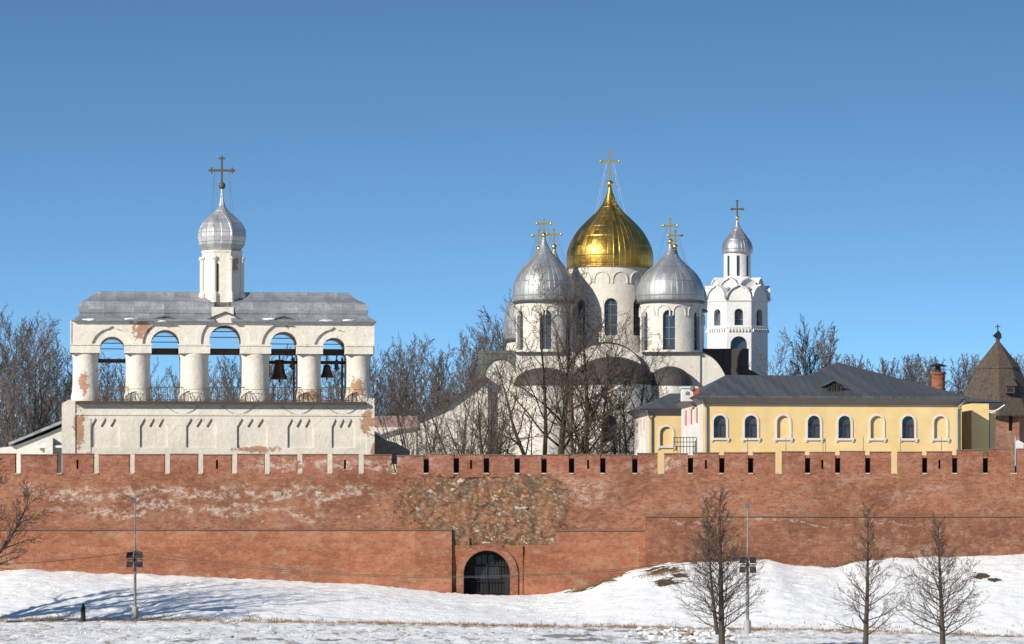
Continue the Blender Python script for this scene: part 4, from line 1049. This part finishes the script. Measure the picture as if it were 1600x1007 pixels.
# ------------------------------------------------------------ corner tower with a shingled tent roof
K = 368.0
kt = thing('fortress_tower', 'red brick fortress tower with a weathered wooden tent roof and weathervane', 'tower', (X(1559, K), K, 5))
kx = X(1559, K); ku = K / F
part('tower_walls', MB().lathe(kx, K, [(60 * ku, 5), (58 * ku, Z(645, K))], 8, math.pi / 8 + .1), brick_mat('tower_brick', (.34, .15, .10), (.24, .10, .06), (.38, .25, .18), white=.3), kt,
     holes=MB().box(X(1570, K), X(1576, K), K - 5, K - 60 * ku * .9 + .6, Z(675, K), Z(652, K)))
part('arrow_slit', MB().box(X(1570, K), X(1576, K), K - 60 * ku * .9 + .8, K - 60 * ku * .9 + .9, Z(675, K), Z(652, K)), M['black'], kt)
part('tent_roof', MB().lathe(kx, K, [(70 * ku, Z(652, K)), (70 * ku, Z(649, K)), (55 * ku, Z(615, K)), (36 * ku, Z(578, K)), (37 * ku, Z(577, K)), (36.5 * ku, Z(575, K)), (3.0 * ku, Z(534, K)), (.2, Z(530, K))], 10, .25), M['shingle'], kt)
dz = part('dormer', MB().prism([(X(1564, K), Z(617, K)), (X(1578, K), Z(617, K)), (X(1578, K), Z(606, K)), (X(1564, K), Z(606, K))], K - 62 * ku, K - 20 * ku), M['shingle'], kt)
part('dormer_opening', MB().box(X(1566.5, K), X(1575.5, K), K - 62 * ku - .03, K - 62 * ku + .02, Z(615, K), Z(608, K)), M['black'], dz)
part('dormer_roof', MB().add([(X(1561, K), K - 64 * ku, Z(604.5, K)), (X(1582, K), K - 64 * ku, Z(604.5, K)), (X(1577, K), K - 42 * ku, Z(591, K)), (X(1565, K), K - 42 * ku, Z(591, K)), (X(1561, K), K - 64 * ku, Z(606, K)), (X(1582, K), K - 64 * ku, Z(606, K)), (X(1577, K), K - 38 * ku, Z(598, K)), (X(1565, K), K - 38 * ku, Z(598, K))],
     [(0, 1, 2, 3), (7, 6, 5, 4), (0, 4, 5, 1), (1, 5, 6, 2), (2, 6, 7, 3), (3, 7, 4, 0)]), M['shingle'], dz)
vn = MB().tube((kx, K, Z(533, K)), (kx, K, Z(507, K)), .05, n=6)
vn.prism([(kx - .45, Z(525, K)), (kx - .15, Z(520, K)), (kx + .1, Z(517, K)), (kx + .3, Z(522, K)), (kx + .35, Z(529, K)), (kx, Z(531, K)), (kx - .25, Z(528, K))], K - .06, K + .06)
vn.tube((kx - .22, K, Z(511, K)), (kx + .22, K, Z(511, K)), .035, n=5)
part('weathervane', vn, M['darkmetal'], kt)

# ------------------------------------------------------------ small buildings around the belfry
L = 320.0
sh = thing('low_outbuilding', 'low pale outbuilding with a snow covered lean-to roof left of the belfry', 'building', (X(40, L), L, 5.2))
part('walls', MB().prism([(X(62, L), 5), (X(100, L), 5), (X(100, L), Z(676, L)), (X(72, L), Z(690, L)), (X(62, L), Z(696, L))], L, L + 5), M['belfry'], sh)
part('snowy_roof', MB().add([(X(56, L), L - .6, Z(697, L)), (X(101, L), L - .6, Z(697, L)), (X(101, L), L + 5, Z(683, L)), (X(56, L), L + 5, Z(683, L)), (X(56, L), L - .6, Z(700, L)), (X(101, L), L - .6, Z(700, L)), (X(101, L), L + 5, Z(686, L)), (X(56, L), L + 5, Z(686, L))],
     [(0, 1, 2, 3), (7, 6, 5, 4), (0, 4, 5, 1), (1, 5, 6, 2), (2, 6, 7, 3), (3, 7, 4, 0)]), M['snowp'], sh)
part('gable_wall', MB().prism([(X(-60, L), 5), (X(100, L), 5), (X(100, L), Z(656, L)), (X(60, L), Z(674, L)), (X(8, L), Z(694, L)), (X(-60, L), Z(702, L))], L + 6, L + 12), M['sophia'], sh)
part('gable_roof', MB().prism([(X(0, L), Z(693, L)), (X(100, L), Z(652, L)), (X(100, L), Z(647, L)), (X(0, L), Z(689, L))], L + 5.5, L + 12), M['tin'], sh)
part('chimney', MB().box(X(72, L), X(84, L), L - .8, L + 1, 5, Z(685, L)), M['belfry'], sh)
rn = thing('ruined_wall', 'broken rubble stone wall with snow on top right of the belfry', 'wall', (X(602, 312), 312, 5.2))
q = MB().prism([(X(p, 312), Z(z_, 312)) for p, z_ in [(570, 725), (570, 672), (588, 678), (603, 688), (618, 692), (640, 704), (640, 725)]], 312, 313.2)
part('masonry', q, brick_mat('ruin_stone', (.52, .36, .24), (.34, .20, .13), (.58, .48, .38), white=.6), rn)
part('snow_cap', MB().prism([(X(p, 312), Z(z_, 312)) for p, z_ in [(570, 673), (588, 679), (603, 689), (603, 686), (588, 675), (570, 668)]], 311.9, 313.3), M['snowp'], rn)
hb = thing('distant_house', 'low brown roofed house right of the belfry behind the rubble wall', 'house', (X(610, 372), 372, 5.2))
part('walls', MB().box(X(575, 372), X(650, 372), 372, 380, 5, Z(668, 372)), M['sophia'], hb)
part('roof', MB().add([(X(560, 372), 371.5, Z(690, 372)), (X(622, 372), 371.5, Z(672, 372)), (X(655, 372), 371.5, Z(668, 372)), (X(655, 372), 380, Z(668, 372)), (X(560, 372), 380, Z(668, 372)), (X(585, 372), 376, Z(648, 372)), (X(650, 372), 376, Z(648, 372))],
     [(0, 1, 6, 5), (1, 2, 6), (2, 3, 6), (3, 4, 5, 6), (4, 0, 5), (4, 3, 2, 1, 0)]), plain('pinkish_roof', (.26, .17, .14), .9), hb)

# ------------------------------------------------------------ lamp posts, cables, bollard
def lamp(px, d, ytop, yheads, label):
    x = X(px, d); z0 = gz(x, d) - .05; zt = Z(ytop, d)
    t = thing('lamp_post', label, 'lamp post', (x, d, z0), 'lamp posts on the bank')
    zm = z0 + (zt - z0) * .62
    part('pole', MB().tube((x, d, z0), (x, d, zm), .10, .085, 10).tube((x, d, zm), (x, d, zt - .25), .05, .04, 8).path([(x, d, zt - .27), (x - .03, d - .1, zt - .1), (x - .08, d - .45, zt)], .035, 6), M['pole'], t, smooth=True)
    part('luminaire', MB().prism([(x - .2, zt - .12), (x + .1, zt - .12), (x + .12, zt + .03), (x - .12, zt + .12), (x - .2, zt + .05)], d - 1.0, d - .4), plain('luminaire', (.10, .14, .2), .4, .3), t)
    zh = Z(yheads, d)
    br = part('bracket', MB().box(x - .5, x + .5, d - .14, d - .06, zh - .05, zh + .05).box(x - .06, x + .06, d - .14, d - .02, zh - .5, zh + .5), M['pole'], t)
    for sx in (-1, 1):
        for sz in (-1, 1):
            c = (x + sx * .30, zh + sz * .30)
            hd = MB().prism([(c[0] - .20, c[1] - .20), (c[0] + .20, c[1] - .20), (c[0] + .20, c[1] + .20), (c[0] - .20, c[1] + .20)], d - .5, d - .2)
            hd.v = [(p[0] + sx * (.05 if p[2] < zh + sz * .3 else 0), p[1] + (.08 if p[2] > c[1] else 0), p[2]) for p in hd.v]
            f_ = part('floodlight', hd, M['darkmetal'], t)
            part('bracket_arm', MB().tube((c[0], d - .25, c[1]), (x, d - .08, zh), .03, n=5), M['pole'], f_)
    part('base_housing', MB().lathe(x, d, [(.22, z0 - .1), (.22, z0 + .9), (.14, z0 + 1.0)], 10), plain('concrete', (.32, .30, .28), .9), t)
    return (x, d)
lamp(211, 279.5, 780, 875, 'grey lamp post with four floodlights on the bank left of the gate')
lamp(1168, 268, 790, 883, 'grey lamp post with four floodlights on the bank beside the double trunked tree')
def wire(name, pa, pb, sag, label):
    a, b = Vector(pa), Vector(pb); pts = []
    for i in range(33):
        t = i / 32; p = a.lerp(b, t); p.z -= sag * 4 * t * (1 - t); pts.append(p)
    single(name, MB().path(pts, .022, 4), M['darkmetal'], label, 'cable', group='cables strung along the wall')
la = (X(211, 279.5), 279.3); lb = (X(1168, 268), 267.8)
wire('overhead_cable', (la[0], la[1], Z(861, 279.5)), (lb[0], lb[1], Z(866, 268)), 1.55, 'upper dark cable sagging between the two lamp posts')
wire('overhead_cable', (la[0], la[1], Z(866, 279.5)), (lb[0], lb[1], Z(870, 268)), 1.45, 'lower dark cable sagging between the two lamp posts')
wire('overhead_cable', (la[0], la[1], Z(862, 279.5)), (X(-300, 279.5), 279.5, Z(866, 279.5)), .8, 'dark cable running off to the left from the left lamp post')
bx_ = X(130, 276); bz0 = gz(bx_, 276)
bo = thing('post', 'short black post standing in the snow left of the left lamp post', 'post', (bx_, 276, bz0))
part('post_body', MB().lathe(bx_, 276, [(.16, bz0 - .1), (.15, bz0 + .9), (.11, bz0 + 1.05), (.04, bz0 + 1.1)], 10), M['black'], bo, smooth=True)
part('post_cap', MB().ball((bx_, 276, bz0 + 1.12), .09, 10), M['black'], bo)
wl = thing('wall_lantern', 'small pale lamp box on a blue post at the far right behind the battlements', 'lamp post', (X(1588, 303), 303.5, ZT))
part('post', MB().tube((X(1586, 303), 302.6, ZT), (X(1586, 303), 302.6, Z(683, 303)), .07, n=8), plain('blue_grey_paint', (.22, .27, .34), .5), wl)
part('lamp_box', MB().prism([(X(1586, 303), Z(703, 303)), (X(1598, 303), Z(703, 303)), (X(1598, 303), Z(693, 303)), (X(1589, 303), Z(688, 303)), (X(1586, 303), Z(690, 303))], 302.4, 302.9), M['trim'], wl)

# ------------------------------------------------------------ bare trees
def tubes(mb, pts, rs, n):
    """one continuous tapering tube through pts"""
    o = len(mb.v); ref = None
    for i, p in enumerate(pts):
        d = (pts[min(i + 1, len(pts) - 1)] - pts[max(i - 1, 0)])
        d = d.normalized() if d.length > 1e-9 else Vector((0, 0, 1))
        a = d.orthogonal().normalized() if ref is None else (ref - d * ref.dot(d)).normalized()
        ref = a; b = d.cross(a)
        for k in range(n):
            t = 2 * math.pi * k / n; q = p + (a * math.cos(t) + b * math.sin(t)) * rs[i]; mb.v.append((q.x, q.y, q.z))
    for i in range(len(pts) - 1):
        for k in range(n):
            j = (k + 1) % n; mb.f.append((o + i * n + k, o + i * n + j, o + (i + 1) * n + j, o + (i + 1) * n + k))

def grow(rn_, out, p, d, ln, r, lv, P):
    """out[lv] collects (points, radii)"""
    seg = P['seg'][lv]; step = ln / seg; pts = [p.copy()]; rs = [r]; q = p.copy(); d = d.normalized()
    for i in range(seg):
        wv = Vector((rn_.gauss(0, 1), rn_.gauss(0, 1), rn_.gauss(0, 1))) * P['wob'][lv]
        d = (d + wv + Vector((0, 0, P['up'][lv]))).normalized()
        q = q + d * step; pts.append(q.copy()); t = (i + 1) / seg
        rs.append(max(P['rmin'], r * (1 - t * P['tap'][lv])))
    out[lv].append((pts, rs))
    if lv + 1 >= len(P['n']) + 1: return
    n = P['n'][lv]; n = int(n * rn_.uniform(.8, 1.2) + .5)
    for k in range(n):
        t = P['start'][lv] + (1 - P['start'][lv]) * ((k + rn_.random()) / n)
        i = min(seg - 1, int(t * seg)); f = t * seg - i
        pp = pts[i].lerp(pts[i + 1], f); rr = rs[i] + (rs[i + 1] - rs[i]) * f
        ax = (pts[i + 1] - pts[i]).normalized()
        phi = rn_.uniform(0, 6.283) if lv else k * 2.399 + rn_.uniform(-.5, .5)
        side = ax.orthogonal().normalized(); side = (Matrix.Rotation(phi, 3, ax) @ side)
        ang = R(P['ang'][lv] + rn_.uniform(-12, 12))
        if lv == 0: ang *= (1.15 - .55 * (t - P['start'][0]) / (1 - P['start'][0]))
        nd = ax * math.cos(ang) + side * math.sin(ang)
        shape = P['shape'](t) if lv == 0 else (1 - .55 * t)
        cl = P['len'][lv] * shape * rn_.uniform(.75, 1.2) * (ln if lv else P['H'])
        grow(rn_, out, pp, nd, cl, max(P['rmin'], min(rr * .75, rr * P['rk'][lv])), lv + 1, P)

def make_tree(name, label, P, seed, bark, twig, group, stems=None):
    rn_ = random.Random(seed); out = [[], [], [], [], []]
    for (off, dr_, h, r) in (stems or [((0, 0, -.2), (0, 0, 1), P['H'], P['R'])]):
        PP = dict(P); PP['H'] = h; grow(rn_, out, Vector(off), Vector(dr_), h, r, 0, PP)
    t = thing(name, label, 'tree', (0, 0, 0), group)
    tr = MB(); cr = MB()
    for lv, items in enumerate(out):
        for pts, rs in items: tubes(tr if lv < P.get('split', 2) else cr, pts, rs, (8, 5, 3, 3, 3)[lv])
    part('trunk', tr, M[bark], t, smooth=True); part('crown', cr, M[twig], t)
    return t

LEADER = dict(H=10.4, R=.17, seg=[14, 8, 5, 3], wob=[.015, .06, .08, .10], up=[.04, .06, .06, .04], tap=[.93, .9, .85, .8], n=[60, 12, 6], start=[.12, .12, .15], ang=[64, 42, 40],
              len=[.36, .40, .45], rk=[.30, .5, .6], rmin=.008, shape=lambda t: .35 + 1.0 * math.sin(math.pi * min(1, (t + .18) ** .8)) * (1 - .45 * t))
LIMB = dict(H=16, R=.30, seg=[12, 8, 6, 4, 3], wob=[.045, .08, .09, .11, .12], up=[.03, .035, .04, .03, .0], tap=[.9, .88, .85, .8, .7], n=[15, 10, 7], start=[.38, .15, .12], ang=[44, 42, 42],
            len=[.38, .44, .42], rk=[.45, .5, .55], rmin=.012, split=2, shape=lambda t: 1.15 - .6 * t)
BROAD = dict(H=12, R=.32, seg=[8, 9, 6, 4, 3], wob=[.05, .13, .16, .2, .22], up=[.03, .06, .05, .03, .0], tap=[.85, .88, .85, .8, .7], n=[13, 10, 7, 4], start=[.22, .2, .12, .1], ang=[48, 42, 42, 42],
             len=[.50, .46, .42, .42], rk=[.62, .5, .55, .6], rmin=.014, shape=lambda t: 1.1 - .55 * t)
FAR = dict(H=12, R=.20, seg=[9, 6, 4, 3], wob=[.03, .07, .10, .14], up=[.03, .09, .06, .03], tap=[.9, .9, .85, .8], n=[30, 11, 7], start=[.12, .12, .1], ang=[40, 32, 34],
           len=[.40, .42, .45], rk=[.42, .45, .55], rmin=.011, shape=lambda t: 1.0 - .5 * t)

def place(t, px, d, z=5.2, h=None, base_h=None, rz=0, dark=None):
    t.location = (X(px, d), d, z)
    s = (h / base_h) if h else 1; t.scale = (s, s, s); t.rotation_euler = (0, 0, rz); return t

# three young trees in front of the wall
zc = lambda px, d: gz(X(px, d), d)
t1 = make_tree('bare_tree', 'bare double trunked tree standing in front of the wall left of the right lamp post', dict(LEADER, n=[56, 11, 6], len=[.26, .40, .45], ang=[56, 40, 38]), 11, 'bark', 'twig', 'young bare trees before the wall',
               stems=[((0, 0, -.3), (.01, 0, 1), 10.2, .20), ((-.25, .05, .9), (-.10, .0, 1), 8.4, .12)])
place(t1, 1128, 238, zc(1128, 238)); t1.scale = (1, 1, .87)
t2 = make_tree('bare_tree', 'bare young tree, middle of the three before the right part of the wall', dict(LEADER, H=9.0, n=[52, 10, 6], len=[.25, .42, .45], ang=[58, 40, 38]), 23, 'bark', 'twig', 'young bare trees before the wall')
place(t2, 1352, 239, zc(1352, 239)); t2.scale = (1, 1, .89)
t3 = make_tree('bare_tree', 'bare wide young tree, rightmost before the wall, with spreading lower branches', dict(LEADER, H=8.4, R=.18, n=[58, 11, 6], len=[.33, .40, .45], ang=[60, 42, 40]), 37, 'bark', 'twig', 'young bare trees before the wall')
place(t3, 1473, 240, zc(1473, 240)); t3.scale = (1, 1, .86)
# big old tree at the left edge of the bank, and its neighbour outside the frame that shades the snow
t4 = make_tree('old_tree', 'old bare tree at the left edge reaching its branches over the wall foot', dict(LIMB, n=[15, 10, 7], rmin=.011), 5, 'bark', 'twig', None,
               stems=[((0, 0, -.3), (.05, 0, 1), 11, .38), ((0, .1, 1.2), (.75, .05, .8), 8.5, .24), ((.05, 0, 1.6), (-.6, .1, .9), 9, .27), ((0, -.1, 2.2), (.45, -.35, 1), 9, .26), ((0, 0, 2.0), (.1, .5, 1), 9, .25)])
place(t4, -75, 271, zc(-75, 271) - .2)
t5 = make_tree('old_tree', 'taller old bare tree beyond the left edge whose shadow lies on the snow', dict(LIMB, n=[9, 6, 4], start=[.3, .15, .12]), 9, 'bark', 'twig', None,
               stems=[((0, 0, -.3), (.05, 0, 1), 13, .42), ((0, .1, 3.0), (.5, .3, .8), 9, .25), ((.05, 0, 4), (-.5, .1, .9), 9, .25), ((0, -.1, 5), (.5, -.35, 1), 8, .22)])
t5.location = (-43.5, 271, zc(-150, 262) - .2); t5.scale = (1.25, 1.25, 1.5)
t6 = make_tree('old_tree', 'old bare tree beyond the left edge, nearest the river', dict(LIMB, n=[9, 6, 4], start=[.3, .15, .12]), 15, 'bark', 'twig', None,
               stems=[((0, 0, -.3), (.03, 0, 1), 17, .46), ((0, .1, 6.0), (.5, .3, .8), 9, .25), ((.05, 0, 7), (-.5, .1, .9), 9, .25), ((0, -.1, 9), (.35, -.35, 1), 8, .22)])
t6.location = (-41.5, 266, zc(-150, 262) - .2); t6.scale = (1.15, 1.15, 1.25)

# trees between the wall and the cathedral
c1 = make_tree('broad_tree', 'broad bare tree with olive bark before the left apse of the cathedral', LIMB, 51, 'bark_ol', 'twig', 'bare trees before the cathedral',
               stems=[((0, 0, -.1), (.04, 0, 1), 18.5, .36), ((.2, .2, 1.0), (-.26, .1, 1), 14, .26), ((-.1, 0, 2.0), (-.10, -.2, 1), 16.5, .24), ((.2, 0, 1.5), (.30, .1, 1), 15, .24)])
place(c1, 862, 352); c1.scale = (1.15, 1.15, 1.13)
c2 = make_tree('broad_tree', 'tall bare tree with forking limbs before the middle apse of the cathedral', LIMB, 63, 'bark_ol', 'twig', 'bare trees before the cathedral',
               stems=[((0, 0, -.1), (-.05, 0, 1), 18, .33), ((.2, .1, 1.6), (.30, .1, 1), 14, .2), ((-.1, 0, 2.6), (-.42, -.1, 1), 12, .17)])
place(c2, 927, 350); c2.scale = (1.1, 1.1, 1.12)
labs = [(985, 359, .92, 3.4, 'taller of two bare trees before the right apse near the small yellow wing'), (1142, 386, .75, 5.0, 'small bare tree before the dark roof right of the cathedral'), (980, 356, .78, 1.1, 'shorter bare tree before the right apse beside the yellow wing'), (768, 350, .74, 2.6, 'leaning bare tree at the left corner of the cathedral'),
        (893, 362, .85, 4.0, 'bare tree close against the cathedral between two apses')]
for i, (px, d, s_, rz, lb_) in enumerate(labs): copy_thing(c1 if i % 2 else c2, (X(px, d), d, 5.2), rz, lb_, s_)
# multi-stemmed young growth left of the cathedral
MULTI = dict(LIMB, H=13, R=.15, seg=[10, 6, 5, 3, 3], n=[11, 7, 5], start=[.25, .15, .1], ang=[34, 36, 38], len=[.28, .42, .42], rk=[.45, .5, .6], up=[.02, .06, .04, .03, 0], rmin=.011, split=1)
def stems(seed, n, h):
    q = random.Random(seed); return [((q.uniform(-.6, .6), q.uniform(-.4, .4), -.1), (q.uniform(-.3, .3), q.uniform(-.2, .2), 1), h * q.uniform(.7, 1.15), q.uniform(.09, .17)) for _ in range(n)]
m1 = make_tree('multi_stem_tree', 'fan of slender bare stems rising behind the battlements, furthest left', MULTI, 71, 'bark', 'twig', 'slender stems before the low white range', stems(1, 6, 14))
m2 = make_tree('multi_stem_tree', 'fan of slender bare stems rising behind the battlements beside the cathedral corner', MULTI, 72, 'bark', 'twig', 'slender stems before the low white range', stems(2, 6, 15))
place(m1, 668, 345); place(m2, 728, 342)
copy_thing(m1, (X(698, 348), 348, 5.2), 2.5, 'fan of slender bare stems, second from the left before the low white range', .95)
copy_thing(m1, (X(755, 344), 344, 5.2), 4.0, 'fan of slender bare stems at the left corner of the cathedral', 1.0)
copy_thing(m2, (X(640, 350), 350, 5.2), 3.3, 'short fan of bare stems beside the dark downpipe', .8)

# background trees
f1 = make_tree('distant_tree', 'bare grey tree in the distant row behind the fortress', FAR, 81, 'bark', 'twig_far', 'distant bare trees behind the fortress')
f2 = make_tree('distant_tree', 'bare grey tree in the distant row behind the fortress', dict(FAR, ang=[52, 38, 38], len=[.44, .42, .42]), 82, 'bark', 'twig_far', 'distant bare trees behind the fortress')
f3 = make_tree('distant_tree', 'bare grey tree in the distant row behind the fortress', dict(FAR, H=12, n=[36, 10, 6], ang=[32, 34, 36], len=[.32, .42, .42]), 83, 'bark', 'twig_far', 'distant bare trees behind the fortress')
protos = [f1, f2, f3]
rnd = random.Random(12)
spots = []
def row(x0, x1, n, top, jit, d0, d1):
    for i in range(n):
        px = x0 + (x1 - x0) * (i + rnd.random()) / n; d = rnd.uniform(d0, d1); tp = interp(top, px) + rnd.uniform(-.2, 1) * jit
        spots.append((px, d, (Z(tp, d) - 5.2)))
row(-60, 118, 10, [(0, 490), (40, 492), (80, 510), (110, 540)], 22, 350, 400)
row(-40, 118, 8, [(0, 560), (110, 590)], 30, 335, 360)
row(118, 600, 20, [(118, 585), (160, 545), (230, 565), (330, 570), (350, 545), (450, 545), (520, 545), (585, 555), (600, 550)], 18, 370, 430)
row(580, 800, 12, [(580, 560), (640, 525), (665, 522), (700, 520), (745, 505), (780, 480), (800, 490)], 22, 405, 450)
row(580, 760, 8, [(580, 590), (740, 580)], 30, 395, 410)
row(1120, 1200, 2, [(1120, 590), (1210, 590)], 15, 450, 480)
row(1205, 1330, 5, [(1205, 540), (1230, 510), (1290, 500), (1330, 545)], 12, 420, 470)
row(1330, 1640, 26, [(1330, 546), (1360, 548), (1420, 546), (1500, 545), (1640, 548)], 10, 430, 500)
for i, (px, d, h) in enumerate(spots):
    src = protos[rnd.randrange(3)] if not (1330 < px) else protos[2]
    s_ = h / 13.6
    if i < 3: place(protos[i], px, d); protos[i].scale = (s_, s_, s_); protos[i].rotation_euler = (0, 0, rnd.uniform(0, 6)); continue
    kx_ = rnd.uniform(.85, 1.15)
    copy_thing(src, (X(px, d), d, 5.2), rnd.uniform(0, 6), None, (s_ * kx_, s_ * kx_, s_))
for o in list(bpy.data.objects):
    if 'base' in o: del o['base']
